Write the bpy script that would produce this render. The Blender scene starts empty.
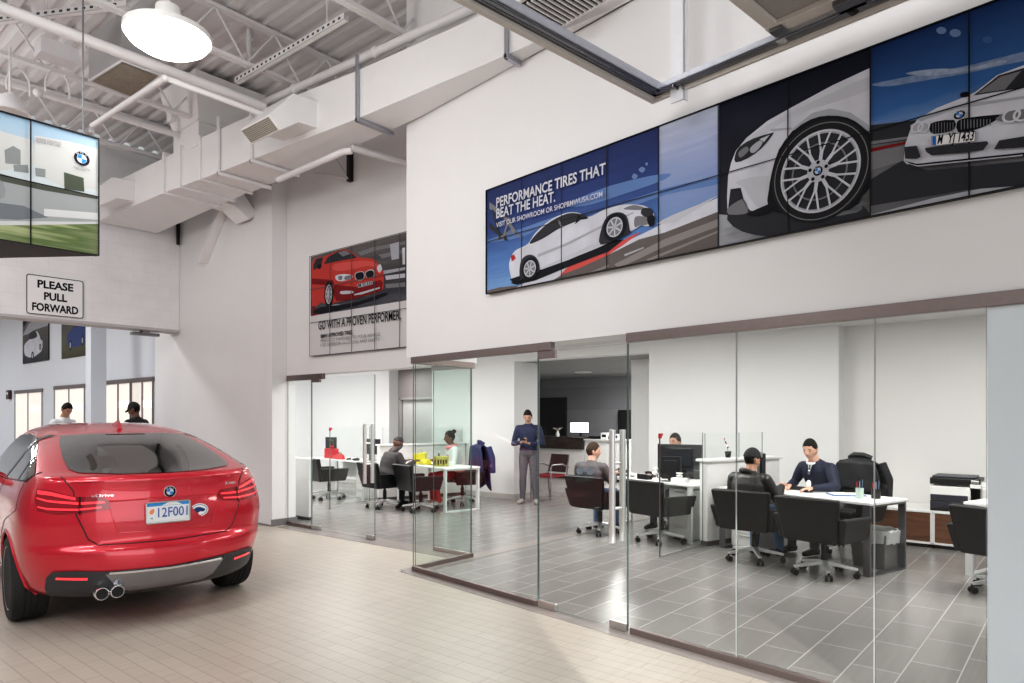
import bpy, bmesh, math, random
from mathutils import Vector, Matrix, Euler
from mathutils.bvhtree import BVHTree
random.seed(7)
PI = math.pi
scn = bpy.context.scene
COL = scn.collection
scn.view_settings.view_transform = 'Standard'
scn.view_settings.look = 'Medium High Contrast'
scn.view_settings.exposure = -0.28
# ---------------------------------------------------------------- camera frame
F = 683.; CX = 512.; CY = 416.4; H = 1.6
FX, FY = .76604, .64279
RX, RY = FY, -FX
def at(u, v, X=None, Y=None, Z=None, d=None):
    """the point of a known plane that the photograph shows at (u, v)"""
    a = (u - CX) / F; b = (CY - v) / F
    dx = a * RX + FX; dy = a * RY + FY
    if X is not None: t = X / dx
    elif Y is not None: t = Y / dy
    elif Z is not None: t = (Z - H) / b
    else: t = d
    return Vector((dx * t, dy * t, H + b * t))
cam_d = bpy.data.cameras.new('camera'); cam = bpy.data.objects.new('camera', cam_d)
COL.objects.link(cam); scn.camera = cam
cam_d.sensor_fit = 'HORIZONTAL'; cam_d.sensor_width = 36
cam_d.lens = F / 1024 * 36
cam_d.shift_y = (CY - 341.5) / 1024
cam_d.clip_start = .05
cam.location = (0, 0, H); cam.rotation_euler = (PI / 2, 0, -math.atan2(FX, FY))

# ---------------------------------------------------------------- materials
MATS = {}
def mat(name, col=(.8, .8, .8), rough=.5, metal=0., coat=0., emit=None, es=1., noise=0., nscale=20., bump=0., bscale=80., spec=.5):
    if name in MATS: return MATS[name]
    m = bpy.data.materials.new(name); m.use_nodes = True
    nt = m.node_tree; b = nt.nodes['Principled BSDF']
    b.inputs['Base Color'].default_value = (*col, 1)
    b.inputs['Roughness'].default_value = rough
    b.inputs['Metallic'].default_value = metal
    b.inputs['Coat Weight'].default_value = coat
    b.inputs['Coat Roughness'].default_value = .03
    b.inputs['Specular IOR Level'].default_value = spec
    if emit:
        b.inputs['Emission Color'].default_value = (*emit, 1); b.inputs['Emission Strength'].default_value = es
    if noise or bump:
        tc = nt.nodes.new('ShaderNodeTexCoord')
        if noise:
            n = nt.nodes.new('ShaderNodeTexNoise'); n.inputs['Scale'].default_value = nscale; n.inputs['Detail'].default_value = 4
            nt.links.new(tc.outputs['Object'], n.inputs['Vector'])
            r = nt.nodes.new('ShaderNodeMapRange'); r.inputs['To Min'].default_value = 1 - noise; r.inputs['To Max'].default_value = 1 + noise
            nt.links.new(n.outputs['Fac'], r.inputs['Value'])
            x = nt.nodes.new('ShaderNodeVectorMath'); x.operation = 'SCALE'; x.inputs[0].default_value = col
            nt.links.new(r.outputs['Result'], x.inputs['Scale']); nt.links.new(x.outputs['Vector'], b.inputs['Base Color'])
        if bump:
            n2 = nt.nodes.new('ShaderNodeTexNoise'); n2.inputs['Scale'].default_value = bscale
            nt.links.new(tc.outputs['Object'], n2.inputs['Vector'])
            bp = nt.nodes.new('ShaderNodeBump'); bp.inputs['Strength'].default_value = bump; bp.inputs['Distance'].default_value = .01
            nt.links.new(n2.outputs['Fac'], bp.inputs['Height']); nt.links.new(bp.outputs['Normal'], b.inputs['Normal'])
    MATS[name] = m
    return m
def ramp_mat(name, axis, stops, rough=.55, es=0., wisps=0.):
    """a smooth gradient along one Generated axis with optional streaky noise"""
    if name in MATS: return MATS[name]
    m = bpy.data.materials.new(name); m.use_nodes = True; nt = m.node_tree; b = nt.nodes['Principled BSDF']
    b.inputs['Roughness'].default_value = rough; b.inputs['Specular IOR Level'].default_value = .12
    tc = nt.nodes.new('ShaderNodeTexCoord'); sp = nt.nodes.new('ShaderNodeSeparateXYZ')
    nt.links.new(tc.outputs['Generated'], sp.inputs[0])
    src = sp.outputs[axis]
    if wisps:
        mp = nt.nodes.new('ShaderNodeMapping'); mp.inputs['Scale'].default_value = (1, 1.6, 7)
        mp.inputs['Rotation'].default_value = (.25, 0, 0)
        n = nt.nodes.new('ShaderNodeTexNoise'); n.inputs['Scale'].default_value = 3; n.inputs['Detail'].default_value = 6
        nt.links.new(tc.outputs['Generated'], mp.inputs[0]); nt.links.new(mp.outputs[0], n.inputs['Vector'])
        ma = nt.nodes.new('ShaderNodeMath'); ma.operation = 'MULTIPLY_ADD'; ma.inputs[1].default_value = wisps; ma.inputs[2].default_value = -wisps * .5
        nt.links.new(n.outputs['Fac'], ma.inputs[0])
        ad = nt.nodes.new('ShaderNodeMath'); ad.operation = 'ADD'
        nt.links.new(src, ad.inputs[0]); nt.links.new(ma.outputs[0], ad.inputs[1]); src = ad.outputs[0]
    cr = nt.nodes.new('ShaderNodeValToRGB')
    el = cr.color_ramp.elements
    while len(el) < len(stops): el.new(.5)
    for e, (p, c) in zip(el, stops): e.position = p; e.color = (*c, 1)
    nt.links.new(src, cr.inputs[0]); nt.links.new(cr.outputs[0], b.inputs['Base Color'])
    if es:
        nt.links.new(cr.outputs[0], b.inputs['Emission Color']); b.inputs['Emission Strength'].default_value = es
    MATS[name] = m
    return m
def brick_mat(name, c1, c2, mortar, bw, rh, ms, rough, rot=0., offset=.5, streak=0., loc=(0, 0, 0), coat=0., mrough=None):
    if name in MATS: return MATS[name]
    m = bpy.data.materials.new(name); m.use_nodes = True; nt = m.node_tree; b = nt.nodes['Principled BSDF']
    b.inputs['Roughness'].default_value = rough; b.inputs['Coat Weight'].default_value = coat
    tc = nt.nodes.new('ShaderNodeTexCoord'); mp = nt.nodes.new('ShaderNodeMapping')
    mp.inputs['Rotation'].default_value = (0, 0, rot); mp.inputs['Location'].default_value = loc
    nt.links.new(tc.outputs['Object'], mp.inputs[0])
    br = nt.nodes.new('ShaderNodeTexBrick'); br.offset = offset
    br.inputs['Color1'].default_value = (*c1, 1); br.inputs['Color2'].default_value = (*c2, 1); br.inputs['Mortar'].default_value = (*mortar, 1)
    br.inputs['Scale'].default_value = 1; br.inputs['Brick Width'].default_value = bw; br.inputs['Row Height'].default_value = rh
    br.inputs['Mortar Size'].default_value = ms; br.inputs['Mortar Smooth'].default_value = .2; br.inputs['Bias'].default_value = 0
    nt.links.new(mp.outputs[0], br.inputs['Vector'])
    n = nt.nodes.new('ShaderNodeTexNoise'); n.inputs['Scale'].default_value = 2.; n.inputs['Detail'].default_value = 5
    mp2 = nt.nodes.new('ShaderNodeMapping'); mp2.inputs['Scale'].default_value = (1 if not streak else .6, 1 if not streak else 14, 1)
    mp2.inputs['Rotation'].default_value = (0, 0, rot)
    nt.links.new(tc.outputs['Object'], mp2.inputs[0]); nt.links.new(mp2.outputs[0], n.inputs['Vector'])
    r = nt.nodes.new('ShaderNodeMapRange'); r.inputs['To Min'].default_value = .86; r.inputs['To Max'].default_value = 1.12
    nt.links.new(n.outputs['Fac'], r.inputs['Value'])
    x = nt.nodes.new('ShaderNodeVectorMath'); x.operation = 'SCALE'
    nt.links.new(br.outputs['Color'], x.inputs[0]); nt.links.new(r.outputs['Result'], x.inputs['Scale'])
    nt.links.new(x.outputs['Vector'], b.inputs['Base Color'])
    bp = nt.nodes.new('ShaderNodeBump'); bp.inputs['Strength'].default_value = .25; bp.inputs['Distance'].default_value = .004; bp.invert = True
    nt.links.new(br.outputs['Fac'], bp.inputs['Height']); nt.links.new(bp.outputs['Normal'], b.inputs['Normal'])
    MATS[name] = m
    return m
def glass_mat(name, tint=(.978, .992, .985), refl=1.0, edge=None):
    """thin architectural glass: sees straight through, mirrors by angle"""
    if name in MATS: return MATS[name]
    m = bpy.data.materials.new(name); m.use_nodes = True; nt = m.node_tree
    nt.nodes.remove(nt.nodes['Principled BSDF']); out = nt.nodes['Material Output']
    t = nt.nodes.new('ShaderNodeBsdfTransparent'); t.inputs[0].default_value = (*tint, 1)
    g = nt.nodes.new('ShaderNodeBsdfGlossy'); g.inputs['Roughness'].default_value = .01; g.inputs['Color'].default_value = (refl, refl, refl, 1)
    fr = nt.nodes.new('ShaderNodeFresnel'); fr.inputs['IOR'].default_value = 1.5
    ge = nt.nodes.new('ShaderNodeNewGeometry'); ma = nt.nodes.new('ShaderNodeMath'); ma.operation = 'MULTIPLY_ADD'
    ma.inputs[1].default_value = 1 / 1.5 - 1.5; ma.inputs[2].default_value = 1.5
    nt.links.new(ge.outputs['Backfacing'], ma.inputs[0]); nt.links.new(ma.outputs[0], fr.inputs['IOR'])
    mx = nt.nodes.new('ShaderNodeMixShader')
    sc_ = nt.nodes.new('ShaderNodeMath'); sc_.operation = 'MULTIPLY'; sc_.inputs[1].default_value = .42; nt.links.new(fr.outputs[0], sc_.inputs[0]); nt.links.new(sc_.outputs[0], mx.inputs[0]); nt.links.new(t.outputs[0], mx.inputs[1]); nt.links.new(g.outputs[0], mx.inputs[2])
    nt.links.new(mx.outputs[0], out.inputs[0])
    MATS[name] = m
    return m

# ---------------------------------------------------------------- mesh builder
class MB:
    def __init__(s, M=None):
        s.v = []; s.f = []; s.m = []; s.M = M or Matrix.Identity(4)
    def add(s, vs, fs, mi=0, M=None):
        o = len(s.v); T = s.M @ M if M is not None else s.M
        s.v += [T @ Vector(p) for p in vs]
        s.f += [tuple(i + o for i in f) for f in fs]; s.m += [mi] * len(fs)
        return s
    def box(s, x0, x1, y0, y1, z0, z1, mi=0, M=None):
        vs = [(x, y, z) for z in (z0, z1) for y in (y0, y1) for x in (x0, x1)]
        return s.add(vs, [(0, 2, 3, 1), (4, 5, 7, 6), (0, 1, 5, 4), (2, 6, 7, 3), (0, 4, 6, 2), (1, 3, 7, 5)], mi, M)
    def cbox(s, c, sz, mi=0, rot=None):
        M = Matrix.Translation(c) @ (Euler(rot).to_matrix().to_4x4() if rot else Matrix.Identity(4))
        a, b, d = sz[0] / 2, sz[1] / 2, sz[2] / 2
        return s.box(-a, a, -b, b, -d, d, mi, M)
    def hexa(s, pts, mi=0):
        """eight corners: bottom ring of four then top ring of four"""
        return s.add(pts, [(3, 2, 1, 0), (4, 5, 6, 7), (0, 1, 5, 4), (1, 2, 6, 5), (2, 3, 7, 6), (3, 0, 4, 7)], mi)
    def cyl(s, p0, p1, r0, r1=None, n=12, mi=0, cap=True):
        p0 = Vector(p0); p1 = Vector(p1); r1 = r0 if r1 is None else r1
        z = (p1 - p0); z = z.normalized() if z.length > 1e-9 else Vector((0, 0, 1))
        x = z.orthogonal().normalized(); y = z.cross(x)
        vs = []; fs = []
        for p, r in ((p0, r0), (p1, r1)):
            for i in range(n):
                a = 2 * PI * i / n; vs.append(p + x * (r * math.cos(a)) + y * (r * math.sin(a)))
        fs = [(i, (i + 1) % n, n + (i + 1) % n, n + i) for i in range(n)]
        if cap: fs += [tuple(reversed(range(n))), tuple(range(n, 2 * n))]
        return s.add(vs, fs, mi)
    def tube(s, pts, r, n=8, mi=0, closed=False):
        pts = [Vector(p) for p in pts]; N = len(pts); rs = r if isinstance(r, (list, tuple)) else [r] * N
        vs = []; fs = []; xprev = None
        for i, p in enumerate(pts):
            if closed: t = pts[(i + 1) % N] - pts[i - 1]
            else: t = pts[min(i + 1, N - 1)] - pts[max(i - 1, 0)]
            t.normalize()
            x = (xprev - t * xprev.dot(t)) if xprev is not None else t.orthogonal()
            if x.length < 1e-6: x = t.orthogonal()
            x.normalize(); xprev = x; y = t.cross(x)
            for k in range(n):
                a = 2 * PI * k / n; vs.append(p + x * (rs[i] * math.cos(a)) + y * (rs[i] * math.sin(a)))
        R = N if closed else N - 1
        for i in range(R):
            j = (i + 1) % N
            for k in range(n):
                l = (k + 1) % n; fs.append((i * n + k, i * n + l, j * n + l, j * n + k))
        if not closed: fs += [tuple(reversed(range(n))), tuple(range((N - 1) * n, N * n))]
        return s.add(vs, fs, mi)
    def lathe(s, prof, n=24, mi=0, c=(0, 0, 0), M=None, sx=1, sy=1):
        vs = []; fs = []; K = len(prof)
        for r, z in prof:
            for i in range(n):
                a = 2 * PI * i / n; vs.append((c[0] + sx * r * math.cos(a), c[1] + sy * r * math.sin(a), c[2] + z))
        for k in range(K - 1):
            for i in range(n):
                j = (i + 1) % n; fs.append((k * n + i, k * n + j, (k + 1) * n + j, (k + 1) * n + i))
        if prof[0][0] > 1e-5: fs.append(tuple(reversed(range(n))))
        if prof[-1][0] > 1e-5: fs.append(tuple(range((K - 1) * n, K * n)))
        return s.add(vs, fs, mi, M)
    def sph(s, c, r, n=12, mi=0, rot=None):
        r = r if isinstance(r, (tuple, list)) else (r, r, r); m = max(4, n * 2 // 3); vs = []; fs = []
        for k in range(m + 1):
            t = PI * k / m
            for i in range(n):
                a = 2 * PI * i / n; vs.append((r[0] * math.sin(t) * math.cos(a), r[1] * math.sin(t) * math.sin(a), -r[2] * math.cos(t)))
        for k in range(m):
            for i in range(n):
                j = (i + 1) % n; fs.append((k * n + i, k * n + j, (k + 1) * n + j, (k + 1) * n + i))
        M = Matrix.Translation(c) @ (Euler(rot).to_matrix().to_4x4() if rot else Matrix.Identity(4))
        return s.add(vs, fs, mi, M)
    def prism(s, poly, y0, y1, mi=0, M=None):
        """polygon of (x, z) pulled from y0 to y1"""
        n = len(poly); vs = [(p[0], y0, p[1]) for p in poly] + [(p[0], y1, p[1]) for p in poly]
        fs = [tuple(range(n)), tuple(reversed(range(n, 2 * n)))] + [(i, n + i, n + (i + 1) % n, (i + 1) % n) for i in range(n)]
        return s.add(vs, fs, mi, M)
    def slab(s, poly, z0, z1, mi=0, M=None):
        n = len(poly); vs = [(p[0], p[1], z0) for p in poly] + [(p[0], p[1], z1) for p in poly]
        fs = [tuple(reversed(range(n))), tuple(range(n, 2 * n))] + [(i, (i + 1) % n, n + (i + 1) % n, n + i) for i in range(n)]
        return s.add(vs, fs, mi, M)
    def build(s, name, mats, parent=None, smooth=False, bevel=0., subd=0, seg=2, fix=True):
        me = bpy.data.meshes.new(name); me.from_pydata([tuple(p) for p in s.v], [], s.f)
        mats = mats if isinstance(mats, (list, tuple)) else [mats]
        for m in mats: me.materials.append(m)
        for p, i in zip(me.polygons, s.m): p.material_index = i
        if fix:
            b = bmesh.new(); b.from_mesh(me)
            bmesh.ops.remove_doubles(b, verts=b.verts, dist=1e-6)
            bmesh.ops.recalc_face_normals(b, faces=b.faces); b.to_mesh(me); b.free()
        o = bpy.data.objects.new(name, me); COL.objects.link(o)
        if parent is not None: o.parent = parent
        if bevel:
            md = o.modifiers.new('bevel', 'BEVEL'); md.width = bevel; md.segments = seg; md.limit_method = 'ANGLE'; md.angle_limit = .6
            md.harden_normals = False
        if subd:
            md = o.modifiers.new('subd', 'SUBSURF'); md.levels = subd; md.render_levels = subd
        if smooth: shade(o)
        return o
def shade(o, ang=.7):
    me = o.data
    for p in me.polygons: p.use_smooth = True
    try:
        b = bmesh.new(); b.from_mesh(me)
        for e in b.edges:
            if len(e.link_faces) == 2 and e.calc_face_angle(0) > ang: e.smooth = False
        b.to_mesh(me); b.free()
    except Exception: pass
def tag(o, label=None, cat=None, group=None, kind=None):
    if label: o['label'] = label
    if cat: o['category'] = cat
    if group: o['group'] = group
    if kind: o['kind'] = kind
    return o
def thing(name, label, cat, loc=(0, 0, 0), rz=0., group=None, kind=None):
    o = bpy.data.objects.new(name, None); COL.objects.link(o); o.empty_display_size = .1
    o.location = loc; o.rotation_euler = (0, 0, rz)
    return tag(o, label, cat, group, kind)
def struct(o): o['kind'] = 'structure'; return o
def kids(o): return [c for c in bpy.data.objects if c.parent == o]
def copy_tree(o, loc=None, rz=None, label=None, parent=None, group=None):
    c = o.copy(); COL.objects.link(c)
    if parent is not None: c.parent = parent
    for ch in kids(o): copy_tree(ch, parent=c)
    if loc is not None: c.location = loc
    if rz is not None: c.rotation_euler = (0, 0, rz)
    if label: c['label'] = label
    if group: c['group'] = group
    return c
def text_mb(txt, size, mb, M, mi=0, depth=0., bold=0., sx=1., align='LEFT', spacing=1.):
    """lettering laid flat in the xy plane of M, meshed into mb"""
    cu = bpy.data.curves.new('t', 'FONT'); cu.body = txt; cu.size = size; cu.offset = bold; cu.align_x = align
    cu.extrude = depth; cu.resolution_u = 3; cu.space_character = spacing
    o = bpy.data.objects.new('t', cu); COL.objects.link(o)
    dg = bpy.context.evaluated_depsgraph_get(); me = bpy.data.meshes.new_from_object(o.evaluated_get(dg))
    vs = [(v.co.x * sx, v.co.y, v.co.z) for v in me.vertices]; fs = [tuple(p.vertices) for p in me.polygons]
    mb.add(vs, fs, mi, M)
    bpy.data.objects.remove(o); bpy.data.curves.remove(cu); bpy.data.meshes.remove(me)
    return mb
def light(name, typ, loc, energy, size=1., sy=None, rot=(0, 0, 0), col=(1, 1, 1), spread=None):
    l = bpy.data.lights.new(name, typ); l.energy = energy; l.color = col
    if typ == 'AREA':
        l.size = size
        if sy: l.shape = 'RECTANGLE'; l.size_y = sy
        if spread: l.spread = spread
    elif typ != 'SUN': l.shadow_soft_size = size
    else: l.angle = size
    o = bpy.data.objects.new(name, l); COL.objects.link(o); o.location = loc; o.rotation_euler = rot
    return o

# shared materials
WHITE = mat('white_paint', (.80, .795, .80), .55, noise=.02, nscale=3)
WHITE_B = mat('bluish_white_paint', (.72, .75, .80), .5, noise=.02, nscale=3)
CEILW = mat('ceiling_white_paint', (.74, .725, .735), .6, noise=.06, nscale=4)
DUCTW = mat('duct_white_paint', (.80, .795, .80), .45, noise=.03, nscale=6)
GREYP = mat('grey_paint', (.33, .32, .325), .6, noise=.04, nscale=5)
DARKG = mat('dark_grey_paint', (.12, .12, .125), .6, noise=.05, nscale=5)
BASEG = mat('grey_base_tile', (.20, .19, .195), .35, noise=.1)
BRONZE = mat('bronze_rail', (.25, .205, .195), .35, .8, noise=.1, nscale=30)
STEEL = mat('brushed_steel', (.62, .61, .60), .28, 1., noise=.06, nscale=60)
CHROME = mat('chrome', (.85, .85, .86), .08, 1., noise=.02)
DKSTEEL = mat('dark_steel', (.22, .225, .24), .35, .9, noise=.06, nscale=40)
GALV = mat('galvanised_steel', (.46, .47, .52), .35, .8, noise=.1, nscale=25)
BLACKP = mat('black_plastic', (.013, .013, .014), .4, spec=.35, noise=.1)
LEATHER = mat('black_leather', (.011, .011, .012), .36, spec=.35, noise=.05, nscale=12)
WHITEL = mat('white_laminate', (.86, .85, .84), .3, noise=.02)
LAMG = mat('pale_grey_laminate', (.70, .70, .70), .35, noise=.02)
GLASS = glass_mat('clear_glass')
GLASS_E = mat('green_glass_edge', (.13, .17, .16), .15, noise=.1)
PAPER = mat('white_paper', (.85, .85, .84), .7, noise=.02)
# ================================================================ the setting
TH = math.radians(7.29); WR = -TH                      # the big right wall stands 7.3 degrees off the room's grid
WC, WS = math.cos(TH), math.sin(TH)
def W2(x, y): return (x * WC + y * WS, -x * WS + y * WC)   # wall frame -> room
WX = 4.05                                               # plane of the glass front in its own frame
PAVER = brick_mat('beige_pavers', (.455, .405, .352), (.485, .433, .378), (.33, .29, .25), .62, .107, .0035, .36, rot=PI / 2, streak=1)
TILE = brick_mat('grey_floor_tile', (.235, .222, .215), (.27, .256, .247), (.47, .455, .44), .60, .285, .0048, .22, streak=1, loc=(0, -.02, 0))
TILED = mat('dark_floor_tile', (.20, .19, .185), .25, noise=.12, nscale=6)
ZC = 6.03
m = MB(); m.slab([(-9, -8), (W2(WX, -8)), (4.766, 5.35), (5.65, 5.35), (5.62, 9.1), (5.36, 9.1), (5.36, 36), (-9, 36)], -.12, 0)
struct(m.build('floor', PAVER))
m = MB(); m.slab([W2(WX, -8), (19, -8), (19, 22), (5.36, 22), (5.36, 9.1), (5.62, 9.1), (5.65, 5.35), (4.766, 5.35)], -.12, 0)
struct(m.build('floor', TILE))
# threshold strips of dark tile along the glass
m = MB(); m.slab([W2(WX - .13, 5.96), W2(WX - .13, -4), W2(WX + .05, -4), W2(WX + .05, 5.9)], -.02, .003)
m.slab([(4.62, 5.24), (5.72, 5.24), (5.70, 5.46), (4.70, 5.46)], -.02, .004)
m.slab([(5.72, 5.24), (9.9, 5.24), (9.9, 5.46), (5.70, 5.46)], -.02, .004)
m.slab([(5.36, 8.9), (5.45, 5.46), (5.75, 5.46), (5.75, 9.0)], -.02, .0035)
struct(m.build('trim_1', mat('threshold_tile', (.30, .275, .26), .25, noise=.12, nscale=9)))

# big white wall above the glass front
m = MB(); m.box(WX, WX + .25, -4, 6.02, 2.212, ZC)
o = struct(m.build('wall_right', WHITE)); o.rotation_euler = (0, 0, WR)
# solid end of the glass front at the right of the picture
m = MB(); m.box(WX + .005, WX + .30, -4, .895, 0, 2.15)
o = struct(m.build('wall_right_end', mat('cool_white_panel', (.70, .76, .80), .35, noise=.02, nscale=3))); o.rotation_euler = (0, 0, WR)
# wall with the poster screens and its glass front below
PX = 5.6
m = MB(); m.box(PX, PX + .22, 5.50, 9.05, 2.20, ZC)
m.hexa([(4.98, 5.42, 2.212), (PX + .22, 5.42, 2.212), (PX + .22, 5.62, 2.212), (4.98, 5.62, 2.212), (4.98, 5.42, ZC), (PX + .22, 5.42, ZC), (PX + .22, 5.62, ZC), (4.98, 5.62, ZC)])
struct(m.build('wall_poster', WHITE))
# white pier between the glass front and the drive-through opening
m = MB(); m.box(5.36, 5.75, 9.05, 12.0, 0, ZC); m.box(5.36, 5.75, 12.0, 13.0, 0, ZC)
struct(m.build('wall_pier', WHITE))
m = MB(); m.box(5.345, 5.77, 9.035, 9.05, 0, .10); m.box(5.348, 5.36, 9.035, 12.4, 0, .02)
struct(m.build('baseboard_pier', BASEG))
# lintel over the drive-through opening
m = MB(); m.box(-9, 5.355, 12.0, 12.35, 3.09, ZC)
brk = brick_mat('painted_block', (.79, .79, .80), (.80, .80, .81), (.755, .755, .765), .4, .2, .006, .6)
nt = brk.node_tree
for n in nt.nodes:
    if n.type == 'MAPPING' and n.inputs['Scale'].default_value[1] == 1: n.inputs['Rotation'].default_value = (PI / 2, 0, 0)
struct(m.build('wall_lintel', brk))
m = MB(); m.box(-9, 5.355, 11.99, 12.36, 3.05, 3.09); struct(m.build('trim_2', mat('grey_lintel_edge', (.50, .48, .49), .6, noise=.03)))
# dark drain pipe strip in the corner of the pier and the lintel
m = MB(); m.cyl((5.30, 11.93, 4.55), (5.30, 11.93, 5.30), .03); tag(m.build('drain_pipe', BLACKP, smooth=True), 'short black pipe in the corner beside the lintel and the pier', 'pipe')
# steel gusset under the duct on the pier
m = MB(); m.hexa([(5.22, 11.0, 4.1), (5.355, 11.0, 4.1), (5.355, 11.08, 4.1), (5.22, 11.08, 4.1), (5.22, 10.15, 5.0), (5.355, 10.15, 5.0), (5.355, 10.25, 5.0), (5.22, 10.25, 5.0)])
m.box(5.32, 5.355, 10.2, 11.05, 4.98, 5.03)
tag(m.build('duct_bracket', WHITE), 'white slanted bracket on the pier under the main duct', 'bracket')

# room beyond the opening
BX = 6.3
m = MB(); m.box(BX, BX + .2, 12.8, 36, 0, 6); m.box(5.75, BX + .2, 12.8, 13.0, 0, 6)
struct(m.build('wall_drive_side', WHITE_B))
m = MB(); m.box(-9, BX, 36, 36.2, 0, 6); struct(m.build('wall_back', WHITE_B))
m = MB(); m.box(-9, BX, 12.36, 36, 5.2, 5.3); struct(m.build('ceiling', CEILW))
# office walls
m = MB(); m.box(10.1, 10.9, 8.42, 10.71, 0, 3.0); m.box(10.1, 10.35, 5.52, 8.42, 2.655, 3.0)
m.box(10.1, 10.35, 2.62, 5.52, 0, 3.0); m.box(10.1, 10.35, 12.1, 22, 0, 3.0)
m.box(10.08, 10.1, 12.1, 13.0, 0, 3.0)
struct(m.build('wall_office', WHITE))
m = MB(); m.box(10.36, 10.6, -8, 2.62, 0, 3.0); m.box(10.1, 10.6, 2.60, 2.62, 0, 3.0)
struct(m.build('wall_office_recess', mat('warm_white_paint', (.77, .755, .745), .5, noise=.02, nscale=3)))
m = MB(); m.box(6.52, 16.5, 21.8, 22, 0, 3.0); struct(m.build('wall_office_end', WHITE))
m = MB(); m.box(10.085, 10.1, 8.42, 10.71, 0, .1); m.box(10.1, 10.9, 8.405, 8.42, 0, .1); m.box(10.085, 10.1, 2.6, 5.52, 0, .1); m.box(10.085, 10.1, 13, 21.8, 0, .1); m.box(10.345, 10.36, -8, 2.6, 0, .1)
struct(m.build('baseboard_office', mat('pale_grey_base', (.52, .50, .48), .4, noise=.05)))
m = MB(); m.slab([W2(WX + .25, -8), (16.5, -8), (16.5, 22), (6.52, 22), (6.52, 13), (PX + .22, 12.8), (PX + .22, 5.62), W2(WX + .25, 5.9)], 2.86, 2.96)
struct(m.build('ceiling', mat('office_ceiling', (.72, .71, .70), .7, noise=.03)))
# recess behind the far desks: grey upper wall and a bright doorway
m = MB(); m.box(12.2, 12.35, 12.41, 15.2, 2.09, 3.0); m.box(12.2, 12.35, 14.22, 15.2, 0, 2.09); m.box(10.35, 12.35, 15.2, 15.4, 0, 3.0)
struct(m.build('wall_recess', mat('recess_grey', (.36, .33, .33), .6, noise=.04)))
m = MB(); m.box(12.18, 12.26, 14.16, 14.22, 0, 2.09); m.box(12.18, 12.26, 12.45, 14.22, 2.05, 2.10)
d1 = struct(m.build('door_1', mat('grey_door_frame', (.50, .48, .48), .4, noise=.03)))
m = MB(); m.box(12.28, 12.32, 12.42, 14.16, 0.01, 2.05); m.build('door_leaf', mat('bright_white_leaf', (.86, .86, .84), .4, noise=.02), d1)
# dark reception room beyond the opening
GREYB = brick_mat('grey_stacked_stone', (.27, .27, .29), (.33, .33, .35), (.22, .22, .235), .6, .12, .004, .5)
for n in GREYB.node_tree.nodes:
    if n.type == 'MAPPING': n.inputs['Rotation'].default_value = (PI / 2, 0, PI / 2)
m = MB(); m.box(15.8, 16.0, 4.0, 12.4, 0, 2.9); struct(m.build('wall_reception_back', GREYB))
m = MB(); m.box(10.91, 11.78, 10.3, 10.49, 0, 2.9); m.box(11.78, 11.9, 10.3, 12.4, 0, 2.9); m.box(11.9, 15.8, 12.2, 12.4, 0, 2.9); struct(m.build('wall_reception_left', GREYP))
m = MB(); m.box(10.36, 15.8, 5.0, 5.52, 0, 2.9); m.box(11.25, 11.6, 5.52, 6.52, 0, 2.9)
struct(m.build('wall_reception_right', WHITE))
m = MB(); m.box(10.36, 11.9, 5.53, 10.29, 2.66, 2.76); m.box(11.9, 15.8, 5.53, 12.2, 2.66, 2.76); struct(m.build('ceiling', mat('dark_ceiling', (.30, .30, .30), .7, noise=.03)))
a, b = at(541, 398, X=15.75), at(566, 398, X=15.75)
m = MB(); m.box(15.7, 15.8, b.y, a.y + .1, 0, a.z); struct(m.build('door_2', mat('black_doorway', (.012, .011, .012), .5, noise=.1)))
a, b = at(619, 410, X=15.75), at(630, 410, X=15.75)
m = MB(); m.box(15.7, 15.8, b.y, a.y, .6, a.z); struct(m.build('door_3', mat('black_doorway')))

# roof deck of ribbed steel
m = MB()
p = .22
x = -6.
prof = []
while x < 6.2:
    prof += [(x, 0), (x + .10, 0), (x + .125, .045), (x + .195, .045)]; x += p
vs = []; fs = []
for (px, pz) in prof: vs += [(px, -8, ZC + pz), (px, 12.0, ZC + pz)]
for i in range(len(prof) - 1): fs.append((2 * i, 2 * i + 2, 2 * i + 3, 2 * i + 1))
m.add(vs, fs); o = struct(m.build('ceiling', CEILW, fix=False))
m = MB(); m.box(-6, 6.2, -8, 12, ZC + .06, ZC + .12); struct(m.build('ceiling', CEILW))

# roof joists: each is one truss
def joist(y, first=[True]):
    lab = {1.75: 'white steel roof truss nearest the camera', 3.55: 'white roof truss second from the camera above the door track', 5.33: 'white roof truss ending above the long duct',
           7.12: 'white roof truss beside the fat pipe above the round lamp', 8.92: 'white roof truss behind the ceiling duct trunk and the screen', 10.72: 'white roof truss nearest the lintel wall'}[y]
    t = thing('roof_truss', lab, 'roof truss', (0, y, 0), group='roof trusses')
    x0, x1 = -6., 5.5
    zb, zt = 5.50, 5.98
    for nm, z in (('bottom_chord', zb), ('top_chord', zt)):
        c = MB(); c.box(x0, x1, -.045, -.012, z - .02, z + .02); c.box(x0, x1, .012, .045, z - .02, z + .02); c.box(x0, x1, -.0119, .0119, z - .017, z + .017)
        c.build(nm, CEILW, t)
    w = MB(); k = 0; x = x0 + .1
    while x < x1 - .4:
        w.cyl((x, 0, zb), (x + .35, 0, zt), .012, n=6); w.cyl((x + .35, 0, zt), (x + .70, 0, zb), .012, n=6); x += .70
    w.build('web_rods', CEILW, t, smooth=True)
for y in (1.75, 3.55, 5.33, 7.12, 8.92, 10.72): joist(y)

m = MB(); m.box(-9.1, -8.9, -8, 36, 0, ZC); struct(m.build('wall_left_unseen', mat('left_wall_grey', (.34, .335, .34), .6, noise=.04)))  # unseen wall added in grey to darken reflections on the car's left side
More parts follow.
